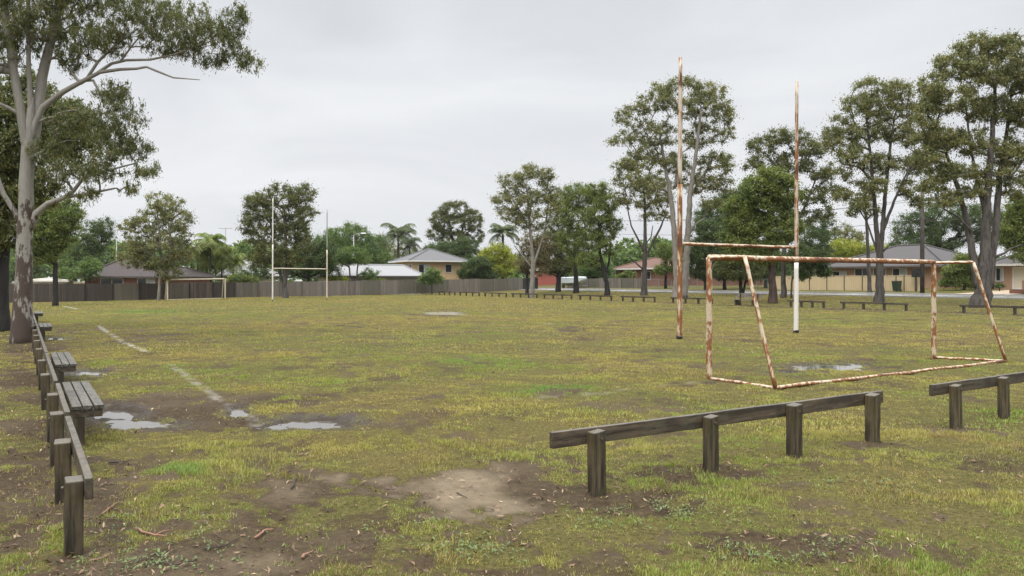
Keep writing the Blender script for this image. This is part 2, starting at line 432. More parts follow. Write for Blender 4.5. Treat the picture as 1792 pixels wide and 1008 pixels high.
# road: a sheet with a concrete kerb on each side
t = NT('wet_asphalt'); nz = t.noise(t.coord(), 40, 4); pt = t.noise(t.coord(), .6, 4)
M['road'] = t.set(t.mix(pt, t.mix(nz, (.16, .16, .16), (.24, .24, .235)), (.30, .30, .295)), t.ramp(pt, (.35, .12), (.7, .38)))
M['kerb'] = mat_plain('kerb_concrete', (.30, .29, .26), .6)
def strip(n0, n1, s0, s1, dz, name, mat, thick=0, step=6):
    ss = np.arange(s0, s1 + step, step); v = []; f = []
    mb = MB()
    for k in range(len(ss) - 1):
        a, b = SN(ss[k], n0), SN(ss[k], n1); c, d = SN(ss[k + 1], n1), SN(ss[k + 1], n0)
        o = len(mb.v)
        for p in (a, b, c, d): mb.v.append((p[0], p[1], p[2] + dz))
        mb.f.append((o, o + 1, o + 2, o + 3))
        if thick:
            for p in (a, b, c, d): mb.v.append((p[0], p[1], p[2] - .1))
            mb.f += [(o, o + 4, o + 5, o + 1), (o + 2, o + 6, o + 7, o + 3), (o + 1, o + 5, o + 6, o + 2), (o + 3, o + 7, o + 4, o)]
    return mb.build(name, mat)
rd = strip(59.9, 63.7, -80, 330, .03, 'road', M['road']); rd['kind'] = 'structure'
k1 = strip(59.65, 59.9, -80, 330, .10, 'kerb', M['kerb'], 1); k1['kind'] = 'structure'
k2 = strip(63.7, 63.95, -80, 330, .12, 'kerb', M['kerb'], 1); k2['kind'] = 'structure'

# water standing in the hollows
t = NT('puddle_water'); nz = t.noise(t.coord(), 9, 2)
t.bump(nz, .03, .01)
M['water'] = t.set((.085, .075, .062), .03); t.p.inputs['IOR'].default_value = 1.55
for k, (cx, cy, rx, ry, sh) in enumerate(PUD):
    q = np.linspace(0, 2 * math.pi, 40, endpoint=False)
    rad = 1.25 + .25 * np.sin(3 * q + k) + .15 * np.sin(5 * q + 2 * k)
    yy = cy + ry * rad * np.sin(q); xx = cx + rx * rad * np.cos(q) + sh * (yy - cy)
    lvl = float(gz(cx, cy)) - (.072 if PUDW[k] > .7 else .052) + .028 if cy < 28 else float(gz(cx, cy)) - .022
    mb = MB(); mb.add([(x, y, lvl) for x, y in zip(xx, yy)], [tuple(range(40))])
    o = mb.build('puddle_water', M['water']); o['kind'] = 'structure'

# ------------------------------------------------------------------ grass blades, weeds, leaf litter
def blades(name, y0, y1, dens, L, Wd, mat, seed, lean=.55, az_max=40):
    g = np.random.default_rng(seed)
    tan = math.tan(R(az_max)); area = tan * (y1 * y1 - y0 * y0); n = int(area * dens)
    yy = np.sqrt(g.uniform(y0 * y0, y1 * y1, n)); xx = yy * tan * g.uniform(-1, 1, n)
    xx[xx > 0] *= 1.0
    m, gr, lu, sa, pa, we = field(xx, yy)
    fq = 8.5 if y1 < 12 else 5.; cl = fbm(xx * fq, yy * fq, 91, 3); cl2 = fbm(xx * 1.5, yy * 1.5, 97, 3)
    pr = (1 - m) ** 1.2 * ({9.5: .05, 20: .17, 46: .34}.get(y1, .5) + .95 * smooth(.40, .60, cl + .25 * (cl2 - .5) + .12 * lu)) + .30 * smooth(.55, .68, cl) * smooth(.45, .6, cl2)
    keep = (g.random(n) < pr) & (we < .5)
    xx, yy, m, gr, lu, pa, cl, cl2 = [q[keep] for q in (xx, yy, m, gr, lu, pa, cl, cl2)]; n = len(xx)
    zz = height(xx, yy)
    ln = L * (.45 + .9 * g.random(n)) * (.6 + .9 * smooth(.35, .75, cl2)) * (1 + .5 * lu)
    wd = Wd * (.6 + .8 * g.random(n))
    th = g.uniform(0, 2 * math.pi, n); le = ln * lean * (.3 + 1.1 * g.random(n))
    ph = th + g.normal(0, .6, n) + math.pi / 2
    b = np.stack([xx, yy, zz - .006], 1)
    sd = np.stack([np.cos(ph), np.sin(ph), 0 * ph], 1) * wd[:, None] * .5
    up = np.stack([np.cos(th) * le, np.sin(th) * le, np.sqrt(np.maximum(ln ** 2 - le ** 2, (ln * .25) ** 2))], 1)
    midp = b + up * .55 + np.stack([0 * th, 0 * th, ln * .12], 1)
    v = np.stack([b - sd, b + sd, midp + sd * .8, midp - sd * .8, b + up], 1).reshape(-1, 3)
    o = np.arange(n)[:, None] * 5
    f = np.vstack([o + [0, 1, 2], o + [0, 2, 3], o + [3, 2, 4]])
    dead = (g.random(n) < (.18 + .5 * smooth(.5, .68, fbm(xx * 2.2, yy * 2.2, 37, 3))) * (1 - lu)).astype(float)
    ca = np.repeat(np.stack([gr, lu, np.clip(dead + pa * 0, 0, 1), pa], 1), 5, 0)
    ob = big(name, v, f, mat, None, False, {'tint': ca})
    ob['kind'] = 'stuff'
    return ob

t = NT('grass_blade'); a1 = t.n('Attribute', attribute_name='tint'); sp = t.n('SeparateColor'); t.l(a1.outputs['Color'], sp.inputs[0])
rnd = t.n('NewGeometry').outputs['Random Per Island']
br = t.noise(t.coord(), .33, 5, .65)
cg = t.mix(sp.outputs[0], t.mix(rnd, (.28, .262, .052), (.52, .480, .105)), t.mix(rnd, (.145, .230, .034), (.34, .425, .075)))
cg = t.mix(t.ramp(br, (.43, 0.), (.60, .7)), cg, t.mix(rnd, (.37, .30, .085), (.60, .485, .15)))
cg = t.mix(t.math('MULTIPLY', sp.outputs[1], .85), cg, t.mix(rnd, (.10, .21, .035), (.23, .38, .075)))
cg = t.mix(t.math('MULTIPLY', sp.outputs[2], .8), cg, t.mix(rnd, (.15, .085, .034), (.42, .31, .15)))
cg = t.mix(t.math('MULTIPLY', a1.outputs['Alpha'], .7), cg, (.62, .61, .57))
d = t.n('BsdfDiffuse'); tr = t.n('BsdfTranslucent'); t.l(cg, d.inputs[0]); t.l(cg, tr.inputs[0])
m1 = t.n('MixShader'); m1.inputs[0].default_value = .35; t.l(d.outputs[0], m1.inputs[1]); t.l(tr.outputs[0], m1.inputs[2])
gl = t.n('BsdfGlossy'); gl.inputs['Roughness'].default_value = .4
m2 = t.n('MixShader'); m2.inputs[0].default_value = .035; t.l(m1.outputs[0], m2.inputs[1]); t.l(gl.outputs[0], m2.inputs[2])
t.l(m2.outputs[0], t.out.inputs[0]); t.t.nodes.remove(t.p); M['blade'] = t.m

blades('grass', 3.4, 9.5, 9000, .032, .0038, M['blade'], 1)
blades('grass', 9.5, 20, 2600, .028, .0080, M['blade'], 2)
blades('grass', 20, 46, 480, .028, .018, M['blade'], 3)
blades('grass', 46, 105, 80, .032, .045, M['blade'], 4)

g = np.random.default_rng(77)
n = 44000
yy = 3.6 + 16 * g.random(n) ** 1.7; xx = yy * .84 * g.uniform(-1, 1, n)
m, gr, lu, sa, pa, we = field(xx, yy)
s_ = xx * U[0] + yy * U[1]; n_ = xx * N[0] + yy * N[1]
pr = .10 + .35 * m * (1 - .7 * sa) + .6 * np.exp(-((n_) / 1.0) ** 2) + .4 * smooth(.52, .7, fbm(xx * .8, yy * .8, 5, 3)) * smooth(9, 5, yy) + .45 * np.exp(-((s_ - 5.4) / .6) ** 2) * (n_ > 3)
k = (g.random(n) < pr) & (we < .55); xx, yy = xx[k], yy[k]; n = len(xx)
zz = height(xx, yy) + .008 + .014 * g.random(n)
th = g.uniform(0, 2 * math.pi, n); ln = .008 + .030 * g.random(n) ** 2.4; wd = ln * (.10 + .22 * g.random(n)); tilt = g.normal(0, .35, n)
dr = np.stack([np.cos(th) * np.cos(tilt), np.sin(th) * np.cos(tilt), np.sin(tilt)], 1); sd = np.stack([-np.sin(th), np.cos(th), g.normal(0, .4, n)], 1)
c0 = np.stack([xx, yy, zz], 1); bend = np.stack([0 * th, 0 * th, ln * g.normal(.12, .15, n)], 1)
sw = sd * (ln * g.normal(0, .18, n))[:, None]
v = np.stack([c0 - dr * ln[:, None], c0 - sd * wd[:, None] + bend + sw, c0 + dr * ln[:, None], c0 + sd * wd[:, None] + bend + sw], 1).reshape(-1, 3)
f = np.arange(n)[:, None] * 4 + np.array([[0, 1, 2, 3]])
t = NT('dead_leaf'); rnd = t.n('NewGeometry').outputs['Random Per Island']
M['litter'] = t.set(t.ramp(rnd, (0., (.05, .030, .018)), (.42, (.13, .070, .034)), (.72, (.21, .125, .066)), (.93, (.30, .205, .12)), (1., (.42, .33, .21))), .6)
o = big('leaf_litter', v, f, M['litter']); o['kind'] = 'stuff'

# broad-leaved weeds in low mats
n = 3600
cts = [G(*p)[:2] for p in ((345, 985), (330, 950), (1080, 915), (1200, 905), (1330, 970), (1420, 960), (700, 915), (250, 905), (215, 990), (1120, 890), (1500, 850), (830, 960))]
cc = np.array(cts)[g.integers(0, len(cts), n)] + g.normal(0, 1, (n, 2)) * np.array([[.24, .14]])
keep = smooth(.4, .6, fbm(cc[:, 0] * 5, cc[:, 1] * 5, 15, 3)) > g.random(n); cc = cc[keep]; n = len(cc)
th = g.uniform(0, 6.28, n); ln = .006 + .010 * g.random(n); wd = ln * .6
zz = height(cc[:, 0], cc[:, 1]) + .005 + .03 * g.random(n); up = g.uniform(-.1, .8, n)
dr = np.stack([np.cos(th), np.sin(th), up], 1); sd = np.stack([-np.sin(th), np.cos(th), g.normal(0, .3, n)], 1); c0 = np.column_stack([cc, zz])
v = np.stack([c0, c0 + dr * ln[:, None] - sd * wd[:, None], c0 + 2 * dr * ln[:, None], c0 + dr * ln[:, None] + sd * wd[:, None]], 1).reshape(-1, 3)
f = np.arange(n)[:, None] * 4 + np.array([[0, 1, 2, 3]])
t = NT('weed_leaf'); rnd = t.n('NewGeometry').outputs['Random Per Island']
M['weed'] = t.set(t.mix(rnd, (.05, .085, .02), (.115, .165, .035)), .55)
o = big('weeds', v, f, M['weed']); o['kind'] = 'stuff'

# single sticks and bark strips lying in the mud
def stick(pxs, r, label, mat, name='fallen_stick', cat='stick', fork=None):
    pts = []
    for q in pxs:
        p = G(*q); pts.append((p[0], p[1], float(height(np.array([p[0]]), np.array([p[1]]))[0]) + r + .006))
    b = np.array(pts[0]); loc = b.copy(); mb = MB()
    P = []
    for a_, c_ in zip(pts[:-1], pts[1:]):
        for u in np.linspace(0, 1, 5)[:-1]: P.append(np.array(a_) * (1 - u) + np.array(c_) * u - loc + np.array([random.uniform(-1, 1), random.uniform(-1, 1), random.uniform(0, 1)]) * r * .7)
    P.append(np.array(pts[-1]) - loc)
    mb.tube(P, list(np.linspace(r, r * .45, len(P))), 6)
    if fork:
        p = G(*fork); e_ = np.array([p[0], p[1], float(height(np.array([p[0]]), np.array([p[1]]))[0]) + .03]) - loc
        q = P[len(P) // 2]; mb.tube([q, q * .5 + e_ * .5 + np.array([0, 0, .01]), e_], [r * .6, r * .5, r * .3], 5)
    o = mb.build(name, mat, None, True); o.location = tuple(loc)
    tag(o, label, cat, 'sticks and bark on the ground')
stick([(264, 990), (305, 994), (345, 984)], .007, 'thin black stick curving across the bare dirt at the bottom, lowest of the black sticks', M['stick'])
stick([(356, 963), (390, 958), (420, 944)], .006, 'black curved stick on bare dirt, upper right of the black sticks', M['stick'])
stick([(270, 977), (312, 966)], .004, 'short thin black twig on dark dirt, left of the curved stick', M['stick'])
stick([(236, 928), (268, 942), (290, 944)], .010, 'forked reddish stick lying at the edge of grass and dirt', M['bark_strip'], fork=(303, 934))
stick([(192, 813), (222, 808)], .010, 'dark stick lying in the grass right of the nearest left rail', M['stick'])
stick([(528, 983), (548, 964)], .012, 'pale curled bark strip at the bottom, right of bare dirt', M['bark_strip'], 'bark_strip', 'bark')
stick([(447, 942), (462, 930), (478, 927)], .010, 'tan curled bark strip on the dirt above the pale strip', M['bark_strip'], 'bark_strip', 'bark')
stick([(510, 857), (519, 840)], .008, 'short black stick poking up beside the grey worn patch', M['stick'])
stick([(800, 862), (818, 872)], .006, 'small dark twig lying on the sandy bare patch', M['stick'])
stick([(178, 900), (205, 882)], .009, 'brown stick beside the foot of the nearest left post', M['bark_strip'])

# ------------------------------------------------------------------ low timber rail fences
M['bolt'] = mat_plain('rusty_bolt', (.12, .09, .075), .5, metal=.5)
def rail_fence(label, pts, over0, over1, side, ph=.52, pw=.115, rail_h=.135, rail_t=.05, group='low timber rail fences', zr=None):
    """pts: foot of each post along a straight run; side +1 puts the rail left of the run's direction"""
    pts = [np.asarray(p, float) for p in pts]; d = pts[-1] - pts[0]; Ln = math.hypot(d[0], d[1]); rz = math.atan2(d[1], d[0])
    o = thing('rail_fence', label, 'fence', tuple(pts[0]), rz, group)
    for k, p in enumerate(pts):
        x = math.hypot(*(p - pts[0])[:2]); z = p[2] - pts[0][2]
        h = ph + random.uniform(-.012, .012); w = pw * random.uniform(.93, 1.05); d2 = .5 * w
        mb = MB(); nseg = 5; prof = []
        for q in range(nseg + 1):
            zz = -.15 + (h + .15) * q / nseg
            for (a, b) in ((-1, -1), (1, -1), (1, 1), (-1, 1)):
                prof.append((a * w / 2 + random.uniform(-.003, .003), b * d2 + random.uniform(-.003, .003), zz + (.008 * a if q == nseg else 0)))
        fs = [(0, 3, 2, 1), tuple(nseg * 4 + i for i in range(4))]
        for q in range(nseg):
            for i in range(4): fs.append((q * 4 + i, q * 4 + (i + 1) % 4, q * 4 + 4 + (i + 1) % 4, q * 4 + 4 + i))
        mb.add(prof, fs)
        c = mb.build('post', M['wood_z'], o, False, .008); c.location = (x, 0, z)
        c.rotation_euler = (random.uniform(-.02, .02), random.uniform(-.025, .025), random.uniform(-.08, .08))
    for p in pts:
        if np.hypot(p[0], p[1]) > 13: break
        x = math.hypot(*(p - pts[0])[:2]); zz = p[2] - pts[0][2] + ph - .06
        MB().tube([(0, -side * .010, 0), (0, side * .004, 0)], .013, 6).build('bolt', M['bolt'], o).location = (x, -side * (pw * .5 + .003), zz)
    mb = MB(); x0, x1 = -over0, Ln + over1; z0 = ph - rail_h + .015; slope = (pts[-1][2] - pts[0][2]) / Ln; y0 = side * (pw * .5 + .002)
    ns = max(4, int((x1 - x0) / .35)); vs = []
    for q in range(ns + 1):
        x = x0 + (x1 - x0) * q / ns; sag = random.uniform(-.003, .003); wv = random.uniform(-.002, .002)
        for (a, b) in ((0, 0), (rail_t, 0), (rail_t, rail_h), (0, rail_h)):
            vs.append((x, y0 + side * a + wv, z0 + slope * x + b + sag))
    fs = [(0, 1, 2, 3), tuple(ns * 4 + i for i in (3, 2, 1, 0))]
    for q in range(ns):
        for i in range(4): fs.append((q * 4 + i, q * 4 + 4 + i, q * 4 + 4 + (i + 1) % 4, q * 4 + (i + 1) % 4))
    if side < 0: fs = [f[::-1] for f in fs]
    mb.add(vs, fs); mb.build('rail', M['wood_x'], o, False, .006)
    return o

rail_fence('nearest dark timber rail fence on four posts in the foreground before the rusty soccer goal', [G(1045, 863), G(1243, 826), G(1397, 801), G(1527, 774)], .42, .30, 1, .53)
p0, p1 = G(1673, 748), G(1757, 731); dd = p1 - p0
rail_fence('dark timber rail fence running off the right side, with only two posts in view', [p0, p1, p1 + dd, p1 + 2 * dd], .42, .30, 1, .53)

LF = np.array([-2.89, 5.27])
def left_pt(k): q = LF + U * k; return np.array([q[0], q[1], float(gz(*q))])
names = ['nearest rail of the row at left, its cut end facing the viewer',
         'second rail of the left row, in front of the nearest bench',
         'third rail of the left row, between the two nearest benches',
         'fourth rail of the left row, beside the second slatted bench',
         'fifth rail of the left row, past the second bench, before the big gum',
         'sixth rail of the left row, touching the foot of the big gum',
         'seventh rail of the left row, beside the bench just behind the big gum',
         'eighth rail of the left row, farther off behind the big gum',
         'ninth rail of the left row, far down the touch line',
         'tenth rail of the left row, beside the farthest bench', 'farthest rail of the left row']
for k, nm in enumerate(names):
    s0, sp, a_, b_ = (2.88 * k, 1.43, .13, 1.24 if k == 0 else .95) if k < 2 else (6.96 + 4.7 * (k - 2), 2.35, 1.1, 1.18)
    rail_fence(nm, [left_pt(s0), left_pt(s0 + sp)], a_, b_, -1, .50 + (.03 if k == 1 else .01 * (k % 2)), rail_h=.14, group='rails of the left row')

rl = [(20.5, 'rail fence at the right edge, in front of the biggest right gum', 4.4),
      (27.9, 'rail fence before the slim tall gum, left of the goal\'s near right post', 4.6),
      (33.6, 'rail fence just right of the white lower rugby post, far side', 3.0),
      (43.5, 'rail fence crossing behind the left rugby post on the far side', 4.6),
      (49.9, 'far rail fence standing alone in front of the forked slender gum', 4.5),
      (55.6, 'far rail fence in front of the dark bent trunk', 5), (61.6, 'far rail fence in front of the dark straight trunk', 5),
      (67.6, 'far rail fence before the dark bushy tree left of the boat', 5), (73.6, 'far rail fence beside the pale-trunked gum', 5),
      (79.6, 'far rail fence before the dark gate', 5), (85.6, 'farthest rail fence, ending near the yellow-green bush', 4.6)]
for s0, nm, ln in rl:
    rail_fence(nm, [SN(s0 + q * (ln - .4) / 3 + .2, 44.5) for q in range(4)], .2, .2, 1, .46, .13, .12, group='far rail fences along the road side')

# benches along the left rail
def bench(label, s0, length, off=.21, width=.29, zt=.43):
    q = LF + U * s0 + N * (off + .12); o = thing('bench', label, 'bench', (q[0], q[1], float(gz(*q))), math.atan2(U[1], U[0]), 'slatted benches beside the left rail')
    for k in range(3):
        y = -(k - 1) * (width / 3 + .012); sl = MB(); sl.box(0, length, y - width / 6, y + width / 6, zt - .045, zt, .002)
        sl.build('slat', M['slat'], o, False, .005)
    for x in (.07, length - .07):
        MB().box(x - .06, x + .06, -.145, .145, zt - .13, zt - .046).build('bearer', M['wood_x'], o, False, .005)
        MB().box(x - .055, x + .055, .03, .14, -.15, zt - .131).build('leg', M['wood_z'], o, False, .006)
bench('nearest slatted timber bench, beside the biggest puddle', 3.9, 2.45)
bench('second slatted timber bench, beyond the small puddle', 9.0, 2.6)
bench('third slatted bench, just right of the big gum trunk', 21.5, 2.4)
bench('fourth and farthest slatted bench, behind the big gum', 33.0, 2.4)

# picnic seat with back on the far side
M['seatw'] = mat_wood('pale_seat_wood', (.22, .20, .17), (.14, .125, .105), None, 0)
o = thing('park_seat', 'weathered pale park seat with backrest between two far trunks', 'bench', tuple(SN(40.4, 44.6)), math.atan2(U[1], U[0]))
MB().box(-1.15, 1.15, -.05, .35, .40, .45).build('seat', M['seatw'], o)
MB().box(-1.15, 1.15, -.33, -.28, .58, .88).build('backrest', M['seatw'], o)
for x in (-.8, .8):
    MB().box(x - .05, x + .05, -.1, .3, -.1, .399).build('leg', M['wood_z'], o)
    MB().box(x - .05, x + .05, -.279, -.2, -.1, .86).build('back_post', M['wood_z'], o)

# ------------------------------------------------------------------ goals
def seg(a, b, r, name, mat, parent, base, k=12, wob=.006, taper=1.):
    a = np.asarray(a, float); b = np.asarray(b, float); L = np.linalg.norm(b - a); d = (b - a) / L
    mb = MB(); n_ = 10
    mb.tube([(random.uniform(-wob, wob) if 0 < i < n_ else 0, random.uniform(-wob, wob) if 0 < i < n_ else 0, L * i / n_) for i in range(n_ + 1)],
            [r * (1 + (taper - 1) * i / n_) for i in range(n_ + 1)], k)
    o = mb.build(name, mat, parent, True)
    q = Vector(d).to_track_quat('Z', 'Y'); o.rotation_mode = 'QUATERNION'; o.rotation_quaternion = q
    o.location = tuple(a - base)
    return o

FL, FR, BL, BR = G(1241, 665), G(1634, 628), G(1357, 682), G(1760, 634)
hz = np.array([0, 0, 2.22])
go = thing('soccer_goal', 'large rusty white soccer goal frame without net on the right', 'goal', tuple(FL)); b0 = FL
up = np.array([0, 0, .03])
seg(FL - [0, 0, .1], FL + hz, .054, 'goal_post', M['rust_goal'], go, b0)
seg(FR - [0, 0, .1], FR + hz, .054, 'goal_post', M['rust_goal'], go, b0)
seg(FL + hz - [0, 0, .001], FR + hz - [0, 0, .001], .055, 'crossbar', M['rust_bar'], go, b0)
for a, b in ((FL, BL), (FR, BR)):
    top = a + hz + (b - a) * .56
    seg(a + hz + [0, 0, -.01], top + [0, 0, -.01], .034, 'top_bar', M['rust_goal'], go, b0)
    seg(top + [0, 0, -.01], b + up, .034, 'back_stay', M['rust_goal'], go, b0)
    seg(a + up, b + up, .030, 'ground_bar', M['rust_bar'], go, b0)
seg(BL + up, BR + up, .032, 'ground_bar', M['rust_bar'], go, b0, wob=.012)

def rugby(label, a, b, za, zb, zc, r, mats, rb):
    o = thing('rugby_posts', label, 'goal posts', tuple(a)); lean = np.array([.03, 0, 0])
    for p, z, m in ((a, za, mats[0]), (b, zb, mats[1])):
        cut = .28 if m is M['white_post'] and m is mats[1] else .55
        pt = p + lean + [0, 0, z]
        c = seg(p - [0, 0, .2], p + lean * .5 + [0, 0, z * cut], r, 'post', m, o, a, taper=.9)
        u_ = seg(p + lean * .5 + [0, 0, z * cut - .001], pt, r * .85, 'upper_tube', mats[2] if m is mats[0] else mats[3], o, a, taper=.75)
        seg(p - [0, 0, .2], p + [0, 0, .10], r * 1.18, 'ground_sleeve', M['bark_dark'], o, a)
    seg(a + [0, 0, zc], b + [0, 0, zc], rb, 'crossbar', mats[4], o, a)
M['post_mid'] = mat_rust('streaked_upper_post', .10, (12, 12, 1.5), (.55, .52, .47))
M['steel'] = mat_plain('galvanised_post', (.30, .30, .29), .5, metal=.3)
rugby('tall rusty rugby posts behind the soccer goal on the right', G(1189, 594), G(1393, 583), 8.62, 8.62, 2.93, .082,
      [M['rust_post'], M['white_post'], M['post_mid'], M['rust_light'], M['rust_goal']], .052)
rugby('distant white rugby posts in front of the broad tree at the far end', G(477, 527), G(572, 524), 9.1, 8.6, 2.9, .066,
      [M['white_post'], M['cream_post'], M['white_post'], M['steel'], M['cream_post']], .05)
a, b = G(293, 525.5), G(394, 522.5); d = b - a
o = thing('soccer_goal', 'distant cream soccer goal frame in front of the brown paling fence', 'goal', tuple(a)); hz = np.array([0, 0, 2.0])
seg(a - [0, 0, .1], a + hz, .075, 'goal_post', M['cream_post'], o, a); seg(b - [0, 0, .1], b + hz, .075, 'goal_post', M['cream_post'], o, a)
seg(a + hz, b + hz, .075, 'crossbar', M['cream_post'], o, a)
bk = np.array([U[0], U[1], 0]) * 1.5
for p in (a, b):
    seg(p + hz, p + hz + bk * .55 + [0, 0, -.1], .045, 'top_bar', M['cream_post'], o, a)
    seg(p + hz + bk * .55 + [0, 0, -.1], p + bk, .045, 'back_stay', M['cream_post'], o, a)
seg(a + bk, b + bk, .04, 'ground_bar', M['cream_post'], o, a)

# ------------------------------------------------------------------ boundary fences
def paling(label, P0, P1, h0, h1, mat, postmat, bay=2.5, face=1, name='paling_fence'):
    P0 = np.asarray(P0, float); P1 = np.asarray(P1, float); d = (P1 - P0)[:2]; L = np.hypot(*d); d = d / L; rz = math.atan2(d[1], d[0])
    o = thing(name, label, 'fence', (P0[0], P0[1], P0[2]), rz); nb = max(1, int(round(L / bay))); bw = L / nb
    for k in range(nb):
        x = 0; mb = MB()
        hb = h0 + (h1 - h0) * k / nb + random.uniform(-.03, .03)
        while x < bw - .01:
            w = min(.10 * random.uniform(.85, 1.15), bw - x); z0 = P0[2] + (P1[2] - P0[2]) * (k * bw + x) / L - P0[2]
            y = random.uniform(-.008, .008); mb.box(x + .003, x + w - .002, y - .01, y + .01, z0 - .12, z0 + hb + random.uniform(-.035, .025), 0); x += w
        c = mb.build('panel', mat, o); c.location = (k * bw, 0, 0)
    for k in range(nb + 1):
        z0 = (P1[2] - P0[2]) * k / nb
        MB().box(-.05, .05, -.12, -.021, z0 - .2, z0 + h0 + (h1 - h0) * k / nb - .04).build('post', postmat, o).location = (k * bw, 0, 0)
    return o
gp = lambda px, D: np.array([(px - CX) * D / F, D, float(gz((px - CX) * D / F, D))])
paling('long dark brown paling fence at the left end behind the small goal', gp(-260, 65), gp(412, 86.5), 1.62, 1.62, M['plank_l'], M['bark_dark'])
paling('grey weathered paling fence across the far end below the two-storey house', gp(412.3, 86.5), gp(914, 113), 1.62, 1.62, M['plank_g'], M['plank_g'])
M['black'] = mat_plain('black_paint', (.018, .018, .018), .5)
paling('short black paling fence joined to the grey fence by the pale-trunked gum', gp(914.5, 113), gp(940, 115), 1.62, 1.6, M['black'], M['black'])
paling('low grey paling fence across the road below the red-roofed house', SN(97, 69.2), SN(79.6, 69.2), 1.3, 1.3, M['plank_g'], M['plank_g'])
M['wire'] = mat_plain('galvanised_wire', (.22, .23, .23), .45, metal=.6)
M['steel'] = mat_plain('galvanised_post', (.30, .30, .29), .5, metal=.3)
o = thing('wire_fence', 'grey wire mesh fence on steel posts across the road in front of dark bushes', 'fence', tuple(SN(79.4, 69.2)), math.atan2(-U[1], -U[0])); L = 20.4
nb = 9
for k in range(nb + 1): MB().tube([(0, 0, -.2), (0, 0, 1.2)], .04, 6).build('post', M['steel'], o).location = (L * k / nb, 0, 0)
for k in range(nb):
    bw = L / nb; mb = MB(); mb.tube([(0, 0, 1.15), (bw, 0, 1.15)], .022, 5); q = 0
    for x in np.arange(-1.1, bw, .16):
        for sg in (1, -1):
            a_, b_ = (x, .03), (x + 1.1, 1.13)
            xa, xb = max(a_[0], 0), min(b_[0], bw)
            if xb - xa < .05: continue
            za, zb = .03 + (xa - x), .03 + (xb - x)
            if sg < 0: za, zb = 1.16 - za, 1.16 - zb
            mb.tube([(xa, sg * .006, za), (xb, sg * .006, zb)], .006, 3, False)
    mb.build('mesh_panel', M['wire'], o).location = (k * bw, 0, 0)
M['cream'] = mat_plain('cream_steel_sheet', (.56, .45, .28), .45, .06, 1.5)
M['darkpost'] = mat_plain('brown_steel_post', (.06, .05, .045), .5)
o = thing('sheet_fence', 'cream sheet steel fence with dark posts across the road', 'fence', tuple(SN(58.9, 69.4)), math.atan2(-U[1], -U[0])); L = 16.6
bays = [0, 2.3, 4.5, 6.6, 8.6, 10.6, 12.4, 14.1, 14.9, 16.0, 16.6]
for k, (x0, x1) in enumerate(zip(bays[:-1], bays[1:])):
    mb = MB(); nn = int((x1 - x0) / .05); xs = np.linspace(0, x1 - x0, nn); prof = [.02 * (1 if (i // 2) % 2 else -1) for i in range(nn)]
    vs = [(x, y, z) for x, y in zip(xs, prof) for z in (-.05, 1.42)]
    mb.add(vs, [(2 * i, 2 * i + 2, 2 * i + 3, 2 * i + 1) for i in range(nn - 1)]); mb.box(0, x1 - x0, -.03, .03, 1.42, 1.47)
    mb.build('panel', M['cream'], o).location = (x0, 0, 0)
for x in bays: MB().box(-.04, .04, -.05, .05, -.1, 1.5).build('post', M['darkpost'], o).location = (x, 0, 0)

# ------------------------------------------------------------------ houses
def mat_brick(name, a, b, mortar):
    t = NT(name); tc = t.n('TexCoord'); sp = t.n('SeparateXYZ'); t.l(tc.outputs['Object'], sp.inputs[0])
    cb = t.n('CombineXYZ'); t.l(t.math('ADD', sp.outputs[0], sp.outputs[1]), cb.inputs[0]); t.l(sp.outputs[2], cb.inputs[1])
    br = t.n('TexBrick'); t.l(cb.outputs[0], br.inputs['Vector']); br.inputs['Scale'].default_value = 1
    br.inputs['Brick Width'].default_value = .24; br.inputs['Row Height'].default_value = .086; br.inputs['Mortar Size'].default_value = .009
    br.inputs['Color1'].default_value = a + (1,); br.inputs['Color2'].default_value = b + (1,); br.inputs['Mortar'].default_value = mortar + (1,)
    return t.set(t.mix(t.math('MULTIPLY', t.noise(t.coord(), .8, 4), .4), br.outputs[0], tuple(x * .6 for x in a)), .85)
def mat_tile(name, a, b, row=.32):
    t = NT(name); tc = t.n('TexCoord'); sp = t.n('SeparateXYZ'); t.l(tc.outputs['Object'], sp.inputs[0])
    w = t.n('TexWave', wave_type='BANDS', bands_direction='Z'); t.l(tc.outputs['Object'], w.inputs[0]); w.inputs['Scale'].default_value = 2.6
    nz = t.noise(t.coord(), 7, 4); pt = t.noise(t.coord(), .7, 4)
    c = t.mix(nz, a, b); c = t.mix(t.math('MULTIPLY', w.outputs['Fac'], .35), c, tuple(x * .5 for x in a)); c = t.mix(t.ramp(pt, (.45, 0.), (.7, .5)), c, tuple(x * .7 for x in b))
    return t.set(c, .8, .2)
def mat_metalroof(name, c):
    t = NT(name); w = t.n('TexWave', wave_type='BANDS', bands_direction='X'); tc = t.n('TexCoord'); t.l(tc.outputs['Object'], w.inputs[0]); w.inputs['Scale'].default_value = 1.7
    return t.set(t.mix(t.math('MULTIPLY', w.outputs['Fac'], .3), c, tuple(x * .75 for x in c)), .6)
M['brick_red'] = mat_brick('red_brick', (.22, .075, .045), (.30, .12, .07), (.25, .2, .17))
M['brick_tan'] = mat_brick('tan_brick', (.58, .39, .20), (.66, .47, .27), (.55, .45, .30))
M['brick_pink'] = mat_brick('pinkish_brick', (.36, .20, .12), (.44, .26, .16), (.42, .35, .28))
M['tile_brown'] = mat_tile('brown_roof_tile', (.055, .046, .047), (.105, .088, .085))
M['tile_grey'] = mat_tile('grey_roof_tile', (.13, .13, .135), (.19, .19, .195))
M['tile_dark'] = mat_tile('slate_roof_tile', (.075, .070, .072), (.125, .115, .115))
M['tile_red'] = mat_tile('terracotta_tile', (.125, .072, .054), (.195, .115, .088))
M['roof_white'] = mat_metalroof('pale_metal_roof', (.26, .26, .265))
M['roof_cream'] = mat_metalroof('cream_metal_roof', (.55, .52, .45))
